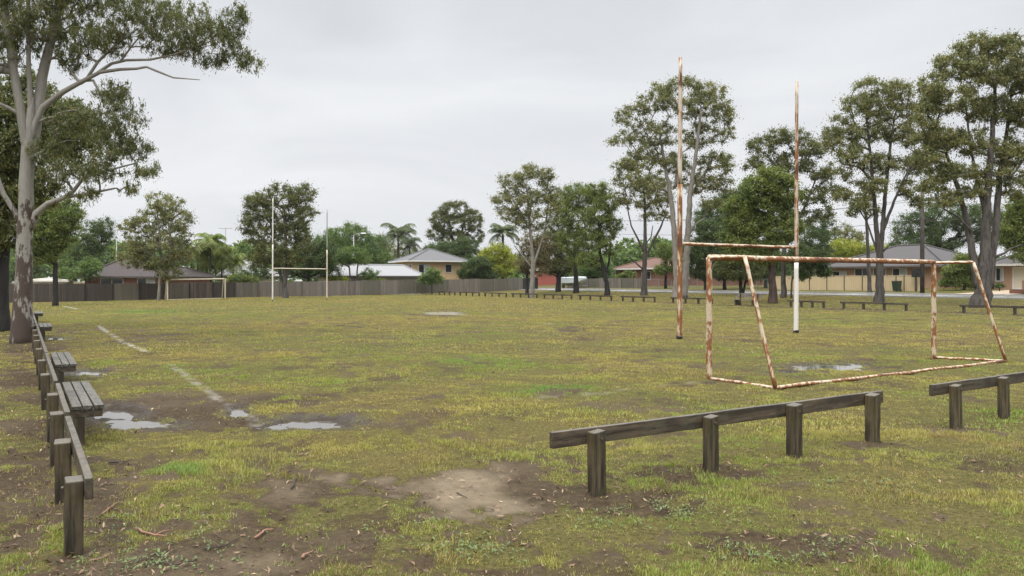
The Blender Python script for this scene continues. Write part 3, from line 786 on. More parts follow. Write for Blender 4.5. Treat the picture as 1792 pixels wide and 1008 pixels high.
M['fascia'] = mat_plain('painted_fascia', (.50, .48, .43), .5, .08)
M['fasciad'] = mat_plain('dark_gutter', (.10, .09, .085), .45)
M['whitep'] = mat_plain('white_trim', (.62, .62, .60), .5, .06)
M['render'] = mat_plain('cream_weatherboard', (.50, .46, .38), .6, .08)
t = NT('window_glass'); M['glass'] = t.set((.025, .03, .035), .06)
M['curtain'] = mat_plain('pale_curtain', (.42, .45, .44), .7, .1)
M['garage'] = mat_plain('cream_garage_door', (.52, .48, .37), .5, .05)

def house(name, label, org, rz, w, d, eave, ridge, wallm, roofm, fasm, wins=(), ov=.55, hipx=None, group=None, lo=0.):
    """local frame: x along the front, y away from it; front wall at y = 0. wins: (face, a0, a1, z0, z1, glass material)"""
    o = thing(name, label, 'house', tuple(org), rz, group)
    mb = MB(); mb.box(0, w, 0, d, lo - .6, eave); mb.build('wall', wallm, o)
    e0, e1, f0, f1 = -ov, w + ov, -ov, d + ov
    hip = hipx if hipx is not None else min(w, d) / 2 + ov
    mb = MB(); zr = ridge
    if w >= d: r0, r1 = (e0 + hip, d / 2, zr), (e1 - hip, d / 2, zr)
    else: r0, r1 = (w / 2, f0 + hip, zr), (w / 2, f1 - hip, zr)
    ze = eave + .02
    vs = [(e0, f0, ze), (e1, f0, ze), (e1, f1, ze), (e0, f1, ze), r0, r1]
    fs = [(0, 1, 5, 4), (2, 3, 4, 5), (1, 2, 5), (3, 0, 4)] if w >= d else [(1, 2, 5, 4), (3, 0, 4, 5), (0, 1, 4), (2, 3, 5)]
    mb.add(vs, fs); mb.f.append((3, 2, 1, 0)); rf = mb.build('roof', roofm, o)
    mb = MB()
    for a, b in ((vs[0], r0), (vs[1], r0 if w < d else r1), (vs[2], r1), (vs[3], r1 if w < d else r0), (r0, r1)):
        if np.linalg.norm(np.subtract(a, b)) > .2: mb.tube([np.add(a, (0, 0, .03)), np.add(b, (0, 0, .03))], .10, 5)
    mb.build('ridge_capping', roofm, rf)
    mb = MB(); th = .16
    mb.box(e0 - .05, e1 + .05, f0 - .10, f0 - .002, ze - .13, ze + .05); mb.box(e0 - .05, e1 + .05, f1 + .002, f1 + .10, ze - .13, ze + .05)
    mb.box(e0 - .10, e0 - .002, f0, f1, ze - .13, ze + .05); mb.box(e1 + .002, e1 + .10, f0, f1, ze - .13, ze + .05)
    mb.build('gutter', fasm, o)
    for (face, a0, a1, z0, z1, gm) in wins:
        def put(mb_, q0, q1, zz0, zz1, y0, y1):
            if face == 'f': mb_.box(q0, q1, -y1, -y0, zz0, zz1)
            elif face == 'l': mb_.box(-y1, -y0, q0, q1, zz0, zz1)
            else: mb_.box(w + y0, w + y1, q0, q1, zz0, zz1)
            return mb_
        fr = MB(); b = .07
        put(fr, a0 - b, a1 + b, z1, z1 + b, .004, .06); put(fr, a0 - b, a1 + b, z0 - b, z0, .004, .09)
        put(fr, a0 - b, a0, z0, z1, .004, .06); put(fr, a1, a1 + b, z0, z1, .004, .06)
        if gm == 'garage':
            dr = MB(); nz_ = 9
            for q in range(nz_): put(dr, a0, a1, z0 + (z1 - z0) * q / nz_ + .012, z0 + (z1 - z0) * (q + 1) / nz_, .003, .03)
            fo = fr.build('garage_door', M['whitep'], o); dr.build('door_panel', M['garage'], fo); continue
        midx = (a0 + a1) / 2
        if a1 - a0 > .9: put(fr, midx - .03, midx + .03, z0, z1, .004, .055)
        fo = fr.build('window', M['whitep'], o)
        put(MB(), a0, a1, z0, z1, .002, .02).build('pane', M['glass'], fo)
        if gm == 'c': put(MB(), midx + .04, a1 - .02, z0 + .02, z1 - .02, .021, .03).build('curtain', M['curtain'], fo)
    return o

zN = math.atan2(N[1], N[0]); zU = math.atan2(U[1], U[0]); zUr = math.atan2(-U[1], -U[0])
# brick house left (eave row 485, ridge row 456)
Dh = 92.
o1 = W(148, 491, Dh); o1[2] = -.2
house('house', 'low brick house with brown hip roof at the left behind the fence', o1, R(18), 8.2, 7.5, 2.45, 4.7, M['brick_red'], M['tile_brown'], M['fasciad'],
      [('f', 1.7, 4.0, 1.1, 2.2, 'd'), ('f', 5.6, 7.4, .9, 2.2, 'c')], .6)
o1 = W(258, 491, 96); o1[2] = -.2
house('house', 'brown tiled house wing half hidden by the pale-trunked tree', o1, R(18), 7, 6, 2.5, 3.6, M['brick_red'], M['tile_brown'], M['fasciad'], [], .6)
o1 = W(50, 491, 88); o1[2] = -.2
house('shed', 'small cream flat-roofed shed above the fence at far left', o1, R(18), 3.7, 3, 1.95, 2.2, M['render'], M['roof_cream'], M['fascia'], [], .2)['category'] = 'shed'
o1 = W(392, 491, 104); o1[2] = 0
house('house', 'white metal roofed house behind the golden palms', o1, R(24), 6.5, 6, 2.5, 4.55, M['render'], M['roof_white'], M['whitep'], [], .6)
o1 = W(570, 491, 100); o1[2] = 0
house('house', 'long low house with pale metal roof beside the two-storey house', o1, R(22), 12.2, 6.5, 2.35, 3.85, M['render'], M['roof_white'], M['fasciad'],
      [('f', 3, 4.6, .8, 1.9, 'd'), ('f', 9, 10.5, .8, 1.9, 'd')], .7, 2.2)
o1 = W(721, 491, 112); o1[2] = .1
house('two_storey_house', 'two-storey tan brick house with grey hip roof', o1, R(24), 7.7, 8.6, 4.45, 6.35, M['brick_tan'], M['tile_grey'], M['whitep'],
      [('f', 1.0, 2.5, 2.75, 3.95, 'c'), ('f', 4.95, 5.85, 2.9, 3.95, 'd'), ('f', .9, 2.0, .7, 1.6, 'd'), ('l', .5, 1.7, 2.9, 4.0, 'c'), ('l', 5.2, 6.4, 2.9, 4.0, 'd')], .8)
o1 = SN(94.2, 76)
house('house', 'red brick house with terracotta hip roof across the road', o1, zUr, 9.6, 8, 2.45, 4.1, M['brick_red'], M['tile_red'], M['whitep'],
      [('f', 1.6, 3.2, .9, 2.0, 'c'), ('f', 6, 7.8, .9, 2.0, 'd')], .7)
o1 = SN(87.5, 81)
house('house', 'white metal roofed house right of the terracotta roof', o1, zUr, 10, 8, 2.5, 4.1, M['brick_red'], M['roof_white'], M['whitep'], [('f', 2, 3.6, .9, 2.0, 'c')], .6)
o1 = SN(115, 74)
house('house', 'small red painted building glimpsed beyond the black fence', o1, zUr, 3.2, 4, 2.6, 3.5, mat_plain('red_paint', (.33, .09, .07), .7), M['tile_red'], M['whitep'], [('f', 1.2, 2.0, .4, 1.6, 'c')], .3)
o1 = SN(56.8, 75.5)
house('house', 'long low house with slate roof behind the cream fence', o1, zUr, 12.9, 10, 2.2, 4.5, M['brick_pink'], M['tile_dark'], M['fasciad'],
      [('f', .7, 2.3, .9, 1.75, 'c'), ('f', 3.4, 5.1, .5, 2.0, 'd'), ('f', 5.6, 6.9, .3, 2.0, 'd'), ('f', 7.7, 9.2, .7, 1.95, 'c')], .7)
o1 = SN(38.7, 74.5)
house('house', 'brick house with cream garage door at the right edge', o1, zUr, 14, 9, 2.2, 4.5, M['brick_pink'], M['tile_dark'], M['fascia'],
      [('f', 1.7, 6.3, .12, 1.95, 'garage'), ('f', .25, .8, .8, 1.9, 'c')], .7)
dv = MB(); 
for (n0, n1) in ((64.0, 70), (70, 74.4)):
    a_, b_, c_, d_ = SN(37.6, n0), SN(33.2, n0), SN(32.6, n1), SN(37.0, n1)
    dv.add([(p[0], p[1], p[2] + .02) for p in (a_, b_, c_, d_)], [(0, 3, 2, 1)])
dv = dv.build('driveway_path', mat_plain('tan_concrete', (.42, .32, .22), .6, .12, 2)); dv['kind'] = 'structure'

# ------------------------------------------------------------------ street furniture and small far things
def pole(label, px, D, ztop, r, mat, arms, lean=0.):
    p = gp(px, D); o = thing('utility_pole', label, 'pole', tuple(p))
    MB().tube([(0, 0, -.3), (lean * .5, 0, ztop * .5), (lean, 0, ztop - p[2])], [r, r * .9, r * .75], 10).build('shaft', mat, o, True)
    for z, w in arms:
        c = MB().box(-.05, .05, -w / 2, w / 2, z - .06, z + .06).build('crossarm', M['wood_x'], o); c.rotation_euler = (0, 0, zN + math.pi / 2 - math.pi / 2); c.location = (r + .05, 0, 0)
    return p
pp = pole('tall grey timber utility pole left of the biggest right gum', 1614, 67.5, 10.1, .19, M['bark_grey'], [(7.9, 1.8), (6.2, 1.4)])
M['cable'] = mat_plain('black_cable', (.02, .02, .02), .5)
def cable(label, z, off, sag=.5):
    pts = [];
    q0 = np.array([pp[0], pp[1]]) + N * off; o_ = np.array([q0[0], q0[1], pp[2] + z])
    for dirn in (1, -1):
        for k in range(13):
            t_ = k / 12 if dirn < 0 else 1 - k / 12
            q = U * dirn * 42 * t_; pts.append((q[0], q[1], -4 * sag * t_ * (1 - t_) + .9 * (t_ if dirn > 0 else t_ * .3)))
    c = MB().tube(pts, .016, 4).build('power_line', M['cable'], None); c.location = tuple(o_); tag(c, label, 'cable')
cable('topmost power line strung past the grey utility pole', 8.0, .8)
cable('middle power line strung past the grey utility pole', 8.0, -.8, .7)
cable('lowest power line strung past the grey utility pole', 6.3, .3, .6)

p = SN(42.6, 69.0); o = thing('sign_post', 'small black blank sign on a post at the right end of the cream fence', 'sign', tuple(p), zUr)
MB().box(-.05, .05, -.05, .05, -.2, 1.55).build('post', M['darkpost'], o)
MB().box(-.42, .42, -.08, -.051, 1.3, 2.05).build('board', M['black'], o, False, .03)
p = SN(44.3, 68.7); o = thing('wheelie_bin', 'dark green bin in front of the cream fence', 'bin', tuple(p), zUr)
M['bin'] = mat_plain('dark_green_plastic', (.02, .045, .03), .4)
mb = MB(); mb.add([(-.24, -.26, .06), (.24, -.26, .06), (.24, .26, .06), (-.24, .26, .06), (-.30, -.34, .92), (.30, -.34, .92), (.30, .34, .92), (-.30, .34, .92)],
       [(0, 3, 2, 1), (0, 1, 5, 4), (1, 2, 6, 5), (2, 3, 7, 6), (3, 0, 4, 7), (4, 5, 6, 7)]); mb.build('body', M['bin'], o, False, .02)
MB().box(-.32, .32, -.37, .36, .925, .99).build('lid', M['bin'], o, False, .02)
for x in (-.22, .22): MB().tube([(x - .03, .30, .1), (x + .03, .30, .1)], .1, 10).build('wheel', M['black'], o)
p = SN(33.2, 67.8); o = thing('brick_letterbox', 'low orange-brown brick letterbox beside the driveway at the right edge', 'letterbox', tuple(p), zUr)
MB().box(-.7, .7, -.2, .2, -.1, .32).build('plinth', M['brick_red'], o); MB().box(.25, .65, -.2, .2, .321, 1.05).build('pillar', M['brick_pink'], o); MB().box(.2, .7, -.24, .24, 1.051, 1.12).build('cap', M['fascia'], o)

# covered white boat on its trailer beside the road
p = SN(94.6, 67.0); o = thing('boat_trailer', 'white boat on a trailer parked across the road between dark trunks', 'boat', tuple(p), zUr)
M['hull'] = mat_plain('white_gelcoat', (.50, .56, .57), .4, .05)
st = [(0, .95, .45, 1.45), (1.5, 1.0, .42, 1.45), (3.0, .95, .45, 1.5), (4.0, .7, .62, 1.52), (4.7, .32, .95, 1.5), (5.1, .03, 1.25, 1.45)]
vs = []; fs = []
for (x, w, zb, zt) in st: vs += [(x, -w, zt), (x, -w * .9, zb + .3), (x, 0, zb), (x, w * .9, zb + .3), (x, w, zt), (x, w * .5, zt + .12), (x, -w * .5, zt + .12)]
for k in range(len(st) - 1):
    for i in range(7): fs.append((k * 7 + i, k * 7 + (i + 1) % 7, k * 7 + 7 + (i + 1) % 7, k * 7 + 7 + i))
fs += [tuple(range(7))[::-1], tuple(35 + i for i in range(7))]
MB().add(vs, fs).build('hull', M['hull'], o, False)
MB().box(.2, 5.3, -.05, .05, .32, .41).box(.9, 1.0, -.9, .9, .33, .40).build('trailer_frame', M['steel'], o)
for y in (-1.0, 1.0): MB().tube([(.95, y - .09, .3), (.95, y + .09, .3)], .3, 14).build('wheel', M['black'], o)

# television mast, street lamps
p = gp(395, 106); o = thing('television_antenna', 'thin television antenna above the white roofed house', 'antenna', tuple(p))
MB().tube([(0, 0, 3.6), (0, 0, 8.8)], .035, 6).build('mast', M['steel'], o); MB().tube([(-.9, 0, 8.7), (.9, 0, 8.7)], .03, 5).build('boom', M['steel'], o)
for x in np.linspace(-.8, .8, 7): MB().tube([(x, -.4, 8.72), (x, .4, 8.72)], .015, 4).build('element', M['steel'], o)
def lamp(label, px, D, zt, side):
    p = gp(px, D); o = thing('street_lamp', label, 'street lamp', tuple(p))
    MB().tube([(0, 0, -.2), (0, 0, zt)], [.11, .07], 8).build('shaft', M['steel'], o, True)
    MB().tube([(0, 0, zt - .05), (side * .5, 0, zt + .25), (side * 1.2, 0, zt + .3)], .05, 6).build('arm', M['steel'], o, True)
    MB().add([(side * 1.1, -.18, zt + .2), (side * 1.9, -.14, zt + .24), (side * 1.9, .14, zt + .24), (side * 1.1, .18, zt + .2), (side * 1.1, -.12, zt + .4), (side * 1.8, -.1, zt + .36), (side * 1.8, .1, zt + .36), (side * 1.1, .12, zt + .4)],
             [(0, 1, 2, 3), (7, 6, 5, 4), (0, 4, 5, 1), (1, 5, 6, 2), (2, 6, 7, 3), (3, 7, 4, 0)]).build('lamp_head', M['whitep'], o)
lamp('street lamp standing in front of the round green fig', 619, 120, 8.6, 1)
lamp('street lamp rising behind the brown-roofed brick house', 204, 118, 8.0, -1)

# ------------------------------------------------------------------ trees
def leaf_cards(c, rc, n, L, w, droop, g, flat=.75):
    """leaf-sized diamonds scattered round clump centres c (k,3) with radii rc"""
    k = len(c); idx = np.repeat(np.arange(k), n); m = len(idx)
    d = g.normal(0, 1, (m, 3)); d /= np.linalg.norm(d, axis=1)[:, None] + 1e-9
    d *= (np.minimum(np.abs(g.normal(0, .68, m)) + .08, 2.1) * rc[idx])[:, None]; d[:, 2] *= flat
    p = c[idx] + d
    a = g.normal(0, 1, (m, 3)); a[:, 2] -= droop; a /= np.linalg.norm(a, axis=1)[:, None] + 1e-9
    b = np.cross(a, g.normal(0, 1, (m, 3))); b /= np.linalg.norm(b, axis=1)[:, None] + 1e-9
    ll = (L * (.6 + .8 * g.random(m)))[:, None]; ww = ll * w
    v = np.stack([p - a * ll * .5, p + b * ww * .5 - a * ll * .08, p + a * ll * .5, p - b * ww * .5 - a * ll * .08], 1).reshape(-1, 3)
    return v


def tree(label, D, trunks, blobs, leaf, bark, name='gum_tree', cat='tree', cr=13, dens=1., L=.2, lw=.34, droop=.9, seed=1, group=None, per=70,
         shell=.35, twig=.012, start=.25, hang=0., depth=.85, jit=.5, limbs=(), flat=.75, mesh=None):
    """trunks: polylines of (column, row, radius) read at distance D; blobs: (column, row, rx, ry) masses of the crown; all become metres"""
    g = np.random.default_rng(seed * 101 + 7); k = D / F
    L = max(L * .8, 1.25 * D / 800); cr = cr * (.82 if D > 40 else 1.)
    if D > 60: lw = max(lw, .42)
    b0 = trunks[0][0]; base = np.array([(b0[0] - CX) * k, D, 0]); base[2] = float(gz(base[0], D))
    o = thing(name, label, cat, tuple(base), 0, group)
    cbl = []
    cen = []
    for (bx, by, rx, ry) in blobs:
        c = W(bx, by, D) - base; rz_ = ry * k; rx_ = rx * k; rd_ = max(min(rx_, rz_ * 1.6) * depth, .5 * rx_)
        c[1] += g.normal(0, .22 * rd_); vol = rx * ry / (cr * cr)
        nn = max(3, int(4.3 * dens * vol)); got = 0
        for _ in range(nn):
            q = g.normal(0, 1, 3); q /= np.linalg.norm(q); q *= shell + (1 - shell) * g.random() ** .6
            cen.append(c + q * [rx_, rd_, rz_])
    cen = np.array(cen)
    cen = cen[cen[:, 2] > .4]
    rc = cr * k * g.uniform(.65, 1.3, len(cen))
    # skeleton
    pos, par, rad, fixed = [], [], [], []
    mb = MB()
    lim = list(trunks) + list(limbs)
    for ti, tr in enumerate(lim):
        dy0 = 0. if ti == 0 else g.normal(0, .35) * (tr[-1][1] - tr[0][1]) * k * .3
        P = [];
        for q, (x, y, r) in enumerate(tr):
            p = W(x, y, D) - base; p[1] += dy0 * q / max(1, len(tr) - 1); P.append((p, r * k))
        if ti == 0: P[0] = (np.array([0, 0, -.25]), P[0][1])
        pts, rr_ = [], []
        for (pa, ra), (pb, rb) in zip(P[:-1], P[1:]):
            m = max(2, int(np.linalg.norm(pb - pa) / max(.35, 6 * k)))
            for u_ in np.linspace(0, 1, m, endpoint=False):
                w_ = ra * (.05 if D < 30 else .10) if 0 < u_ else 0
                pts.append(pa * (1 - u_) + pb * u_ + g.normal(0, 1, 3) * w_ * [1, 1, .3]); rr_.append(ra * (1 - u_) + rb * u_)
        pts.append(P[-1][0]); rr_.append(P[-1][1])
        if ti == 0 and name != 'shrub':
            rr_ = [r * (1 + (.5 if D < 40 else .28) * math.exp(-max(0, p[2]) / (r * 1.8 + .05))) for p, r in zip(pts, rr_)]
        mb.tube(pts, rr_, 12 if D < 40 else 8)
        zt = pts[-1][2]
        for q, (p, r) in enumerate(zip(pts, rr_)):
            if (ti == 0 and q < start * len(pts)) or (tr[-1][2] == .6 and q > .35 * len(pts)): continue
            pos.append(p); par.append(-1); rad.append(r); fixed.append(True)
    POS = np.array(pos); chains = []
    order = np.argsort([np.min(np.linalg.norm(POS - c, axis=1)) for c in cen])
    wgt = [0.] * len(pos)
    step = max(.3, 9 * k)
    for ci in order:
        c = cen[ci]; A_ = np.array(pos); dv_ = c - A_; dd_ = np.linalg.norm(dv_, axis=1) + 1e-6
        cost = dd_ * (1 + .9 * np.maximum(0, .35 - dv_[:, 2] / dd_))
        j = int(np.argmin(cost)); a_ = A_[j]; n_ = max(2, int(dd_[j] / step)); ch = [j]
        out = dv_[j].copy(); out[2] = abs(out[2]) + .25 * dd_[j]
        m_ = a_ + out * .45 + g.normal(0, .07 * jit, 3) * dd_[j]
        for q in range(1, n_ + 1):
            u_ = q / n_; p = a_ * (1 - u_) ** 2 + 2 * m_ * u_ * (1 - u_) + c * u_ * u_ + g.normal(0, .04 * jit, 3) * step * (q < n_)
            pos.append(p); par.append(ch[-1]); rad.append(0); fixed.append(False); wgt.append(0.); ch.append(len(pos) - 1)
        chains.append(ch); wgt[ch[-1]] = 1.
    for q in range(len(pos) - 1, -1, -1):
        if par[q] >= 0: wgt[par[q]] += wgt[q]
    tw = max(twig, .30 * D / 800)
    for q in range(len(pos)):
        if not fixed[q]:
            r = tw * max(wgt[q], 1) ** .46
            pr = rad[par[q]]; rad[q] = min(r, pr * .92 if pr > 0 else r)
    for ch in chains:
        mb.tube([pos[q] for q in ch], [min(rad[ch[0]] * .9, rad[ch[1]] * 1.15)] + [rad[q] for q in ch[1:]], 5 if D > 40 else 6, False)
    mb.build('trunk', bark, o, True)
    nl = np.maximum(6, ((1.7 if D > 40 else 1.35) * per * (rc / (cr * k)) ** 2).astype(int))
    v = leaf_cards(cen, rc, nl, L, lw, droop, g, flat)
    if hang:
        pass
    f = np.arange(len(v) // 4)[:, None] * 4 + np.array([[0, 1, 2, 3]])
    big('crown', v, f, leaf, o)
    return o


def palm(label, D, bx, by_, top, fr, n, leaf, bark, r=3, seed=1, name='palm_tree', group=None, erect=.5):
    """pinnate palm: bare trunk and arching fronds of leaflets"""
    g = np.random.default_rng(seed); k = D / F; base = gp(bx, D); o = thing(name, label, 'palm', tuple(base), 0, group)
    T = W(top[0], top[1], D) - base
    MB().tube([(0, 0, -.2), tuple(T * [.4, 1, .5]), tuple(T)], [r * k * 1.2, r * k, r * k * .8], 8).build('trunk', bark, o, True)
    V = []; Fr = fr * k
    for q in range(n):
        th = 2 * math.pi * q / n * 1.618 * 2 + g.normal(0, .2); el = g.uniform(-.15, 1.25) if q > n // 5 else 1.35; ln = Fr * g.uniform(.85, 1.1)
        h = np.array([math.cos(th), math.sin(th), 0]); P = []; p = T.copy(); a_ = el
        for s_ in range(13):
            P.append(p.copy()); p = p + (h * math.cos(a_) + np.array([0, 0, math.sin(a_)])) * ln / 12; a_ -= .105 + .022 * s_ * (1 - erect)
        sdv = np.cross(h, [0, 0, 1.])
        for s_ in range(12):
            A_, B_ = P[s_], P[s_ + 1]; d_ = B_ - A_; w = .028 * ln
            V += [A_ - sdv * w * .5, A_ + sdv * w * .5, B_ + sdv * w * .4, B_ - sdv * w * .4]
            if s_ < 2: continue
            ll = ln * .34 * math.sin(math.pi * (s_ + 1) / 14) + .05 * ln
            for e_ in (0., .5):
                for sg in (1, -1):
                    c0 = A_ + d_ * e_; tip = c0 + sdv * sg * ll * .8 + d_ * 1.1 + np.array([0, 0, -ll * g.uniform(.25, .65)])
                    V += [c0 - d_ * .24, c0 + d_ * .24, tip + d_ * .10, tip - d_ * .10]
    V = np.array(V); big('crown', V, np.arange(len(V) // 4)[:, None] * 4 + np.array([[0, 1, 2, 3]]), leaf, o)
    return o

# --- foreground gum at left
tree('big gum with mottled bark at the left, its limb reaching over the field', 23.0,
     [[(37, 603, 14), (39, 560, 15), (41, 500, 14), (42, 440, 13), (45, 380, 12.2), (47, 300, 11.4), (50, 250, 11), (52, 215, 9.5), (54, 190, 6), (56, 170, 3)], ],
     [(90, 20, 95, 60), (160, -40, 120, 50), (250, 30, 70, 45), (330, 45, 60, 45), (400, 60, 32, 45), (425, 25, 18, 22), (436, 108, 26, 20), (370, 100, 40, 16), (300, 75, 60, 20), (180, 75, 50, 35), (205, 165, 34, 24),
      (215, 205, 48, 32), (240, 262, 28, 20), (255, 298, 28, 16), (200, 240, 40, 28), (180, 300, 40, 24), (110, 300, 40, 22), (150, 342, 34, 12), (90, 262, 36, 28), (20, 60, 55, 70), (120, 100, 30, 30), (225, 330, 22, 12), (130, 220, 40, 30), (-40, 120, 60, 90), (120, -70, 150, 50)],
     M['gumdark'], M['bark_big'], cr=8, flat=1.3, dens=.8, L=.115, lw=.21, droop=1.7, seed=3, per=40, shell=.15, twig=.0055, start=.95, depth=1.1,
     limbs=[[(49, 275, 7), (45, 225, 7.5), (35, 140, 6.8), (26, 60, 6), (18, -60, 4.5), (16, -130, 3)], [(54, 280, 8), (57, 225, 9), (64, 130, 8.4), (80, 40, 7), (92, -40, 5.5), (110, -140, 4)], [(54, 220, 5), (53, 100, 3.6), (55, 10, 2.8), (70, -60, 2)],
            [(55, 250, 5), (62, 216, 5.6), (76, 187, 5.2), (108, 163, 4.6), (150, 140, 3.7), (176, 127, 3.2), (212, 122, 2.7), (240, 121, 2.3), (258, 118, 2), (280, 127, 1.9), (305, 137, 1.4), (352, 141, .6)],
            [(140, 146, 3.2), (170, 128, 2.9), (195, 111, 2.6), (220, 105, 2.4), (262, 104, 2), (300, 96, 1.6), (335, 84, 1.4), (370, 70, 1)],
            [(150, 141, 2.8), (172, 108, 2.4), (200, 82, 1.9), (235, 55, 1.3)], [(212, 106, 1.8), (228, 82, 1.5), (250, 52, 1)],
            [(52, 400, 7), (63, 374, 6), (84, 356, 4.8), (110, 347, 4), (128, 335, 3.3), (148, 310, 2.6), (190, 298, 1.9), (240, 285, 1.1)],
            [(40, 400, 5.5), (28, 368, 4.6), (14, 340, 3.8), (4, 300, 3), (-20, 260, 2.2)], [(120, 344, 3.4), (160, 338, 2.4), (200, 330, 1.6)]])
tree('dark-trunked tree at the extreme left edge, left of the big gum', 28.5, [[(0, 579, 13), (2, 470, 12), (6, 350, 10), (14, 250, 7), (20, 190, 5)]],
     [(20, 250, 70, 70), (100, 215, 70, 45), (150, 255, 55, 45), (60, 330, 50, 45), (-30, 350, 70, 80), (10, 420, 40, 30), (-60, 200, 80, 100), (40, 165, 60, 40)],
     M['gumdark'], M['bark_dark'], cr=14, dens=1.25, L=.17, lw=.34, droop=1., seed=4, per=95, start=.4, twig=.008, name='tree')
tree('bushy green tree with a dark trunk before the fence at left', 62, [[(97, 529, 4.5), (97, 490, 4.2), (98, 450, 3.5), (100, 410, 2.5)]],
     [(90, 400, 46, 42), (75, 430, 40, 36), (112, 380, 34, 34), (60, 380, 40, 40)], M['lush'], M['bark_dark'], cr=12, dens=1.3, per=90, seed=5, name='tree', droop=.4)
tree('dark rounded tree behind the fence, left of the brick house', 112, [[(160, 500, 3), (160, 450, 2.5), (162, 420, 1.5)]],
     [(165, 415, 28, 32), (150, 440, 26, 24), (180, 400, 18, 20)], M['deep'], M['bark_dark'], cr=9, dens=1.3, per=80, seed=6, name='tree', droop=.3)
tree('lime green shrub left of the brown roof', 90, [[(157, 500, 2), (157, 480, 1.5), (158, 470, 1)]], [(158, 470, 22, 18), (120, 480, 22, 12)], M['fig'], M['bark_dark'], 'shrub', 'shrub', cr=7, per=60, dens=1.4, seed=7, droop=.2)
tree('pale-trunked gum before the fence, beside the small far goal', 77.5, [[(277, 525, 2.6), (279, 495, 2.3), (283, 465, 2.1), (280, 440, 1.8), (272, 425, 1.5)], [(283, 468, 1.7), (295, 445, 1.5), (300, 410, 1.3), (295, 370, 1)], [(281, 445, 1.7), (283, 410, 1.4), (280, 360, 1)]],
     [(285, 358, 34, 22), (262, 385, 34, 20), (312, 385, 28, 24), (226, 395, 18, 14), (300, 420, 42, 26), (245, 420, 32, 24), (230, 445, 26, 24), (320, 440, 24, 22), (265, 458, 40, 18), (290, 475, 30, 14)],
     M['gum'], M['bark_pale'], cr=9, dens=.95, per=55, seed=8, start=.5)
tree('broad many-stemmed tree behind the distant rugby posts', 82, [[(500, 521, 5.5), (498, 500, 3.6), (499, 465, 3.2), (500, 420, 2.5), (498, 370, 1.8)], [(500, 516, 3.2), (491, 490, 2.6), (485, 460, 2.4), (472, 410, 1.9), (465, 370, 1.4)], [(499, 500, 2.4), (505, 465, 2.2), (517, 420, 1.8), (525, 370, 1.2)]],
     [(490, 345, 45, 24), (452, 362, 32, 26), (530, 345, 24, 26), (535, 380, 24, 20), (437, 392, 20, 20), (480, 385, 42, 24), (510, 410, 36, 24), (455, 415, 28, 20), (480, 440, 40, 18), (530, 425, 18, 20), (455, 452, 24, 18), (500, 455, 34, 16)],
     M['gumdark'], M['bark_grey'], cr=9, dens=1.05, per=62, seed=9, start=.45, name='tree', droop=.4)
tree('dark mango-like tree behind the grey fence right of the broad tree', 97, [[(540, 505, 3), (540, 480, 3), (542, 450, 2)]], [(545, 455, 38, 28), (520, 460, 30, 26), (570, 470, 26, 20), (560, 440, 26, 18), (450, 478, 30, 14)], M['deep'], M['bark_dark'], cr=10, dens=1.6, per=90, seed=10, name='tree', droop=.3)
tree('huge round-topped green fig behind the houses', 150, [[(612, 500, 4), (612, 460, 4), (613, 430, 3)]], [(612, 418, 45, 26), (580, 432, 36, 24), (645, 432, 32, 24), (612, 445, 60, 24), (570, 458, 30, 20), (655, 455, 34, 22)], M['fig'], M['bark_grey'], cr=9, dens=1.9, per=75, seed=11, name='fig_tree', droop=.2, shell=.6)
tree('small light green tree in front of the pale metal roof', 98.7, [[(613, 500, 1.6), (612, 475, 1.4), (610, 455, 1)], [(624, 496, 1.6), (625, 475, 1.3), (628, 450, 1)]], [(615, 445, 28, 14), (600, 456, 18, 10), (632, 452, 20, 12), (645, 478, 20, 8)], M['fig'], M['bark_grey'], cr=7, dens=1.2, per=50, seed=12, name='tree', droop=.3)
for k_, (px, py, r_, lb) in enumerate(((660, 492, 18, 'low green hedge shrub below the pale roof, nearest the two-storey house'), (590, 490, 16, 'low yellow-green shrub behind the grey fence near the right distant post'), (420, 488, 30, 'low green shrub below the white roofed house'))):
    tree(lb, (101.5 if px > 650 else 98.5) if px > 500 else 93, [[(px, 505, 1.5), (px, 495, 1.2), (px, 488, 1)]], [(px, py, r_, 7), (px + 10, py + 2, r_ * .8, 6)], (M['lime'] if k_ == 1 else M['lush']), M['bark_dark'], 'shrub', 'shrub', cr=5, dens=1.5, per=45, seed=13 + k_, droop=.2)
tree('leafy shrub on a thin stem before the tan house', 101, [[(756, 512, 1.4), (756, 498, 1.2), (755, 485, .8)]], [(755, 482, 17, 13), (748, 490, 14, 8), (765, 490, 12, 8)], M['fig'], M['bark_grey'], 'shrub', 'shrub', cr=6, dens=1.5, per=50, seed=17, droop=.3)
tree('gum with round leaf clusters rising behind the tan house', 140, [[(797, 500, 3), (797, 440, 3), (790, 410, 2.4), (785, 380, 1.6)], [(797, 445, 2), (808, 410, 1.8), (815, 375, 1.2)]],
     [(797, 368, 30, 15), (772, 385, 20, 18), (825, 385, 20, 20), (797, 395, 36, 18), (762, 410, 14, 14), (835, 412, 12, 14), (797, 420, 32, 14)], M['gumdark'], M['bark_dark'], cr=6, dens=1.0, per=55, seed=18, shell=.7, start=.6, droop=.2)
tree('dark feathery tree right behind the tan house roof', 125, [[(775, 500, 3), (775, 460, 2.5), (775, 440, 2)]], [(775, 440, 40, 18), (760, 450, 36, 18), (800, 448, 30, 18), (815, 432, 26, 16)], M['deep'], M['bark_dark'], cr=8, dens=1.5, per=80, seed=19, name='tree', droop=.3)
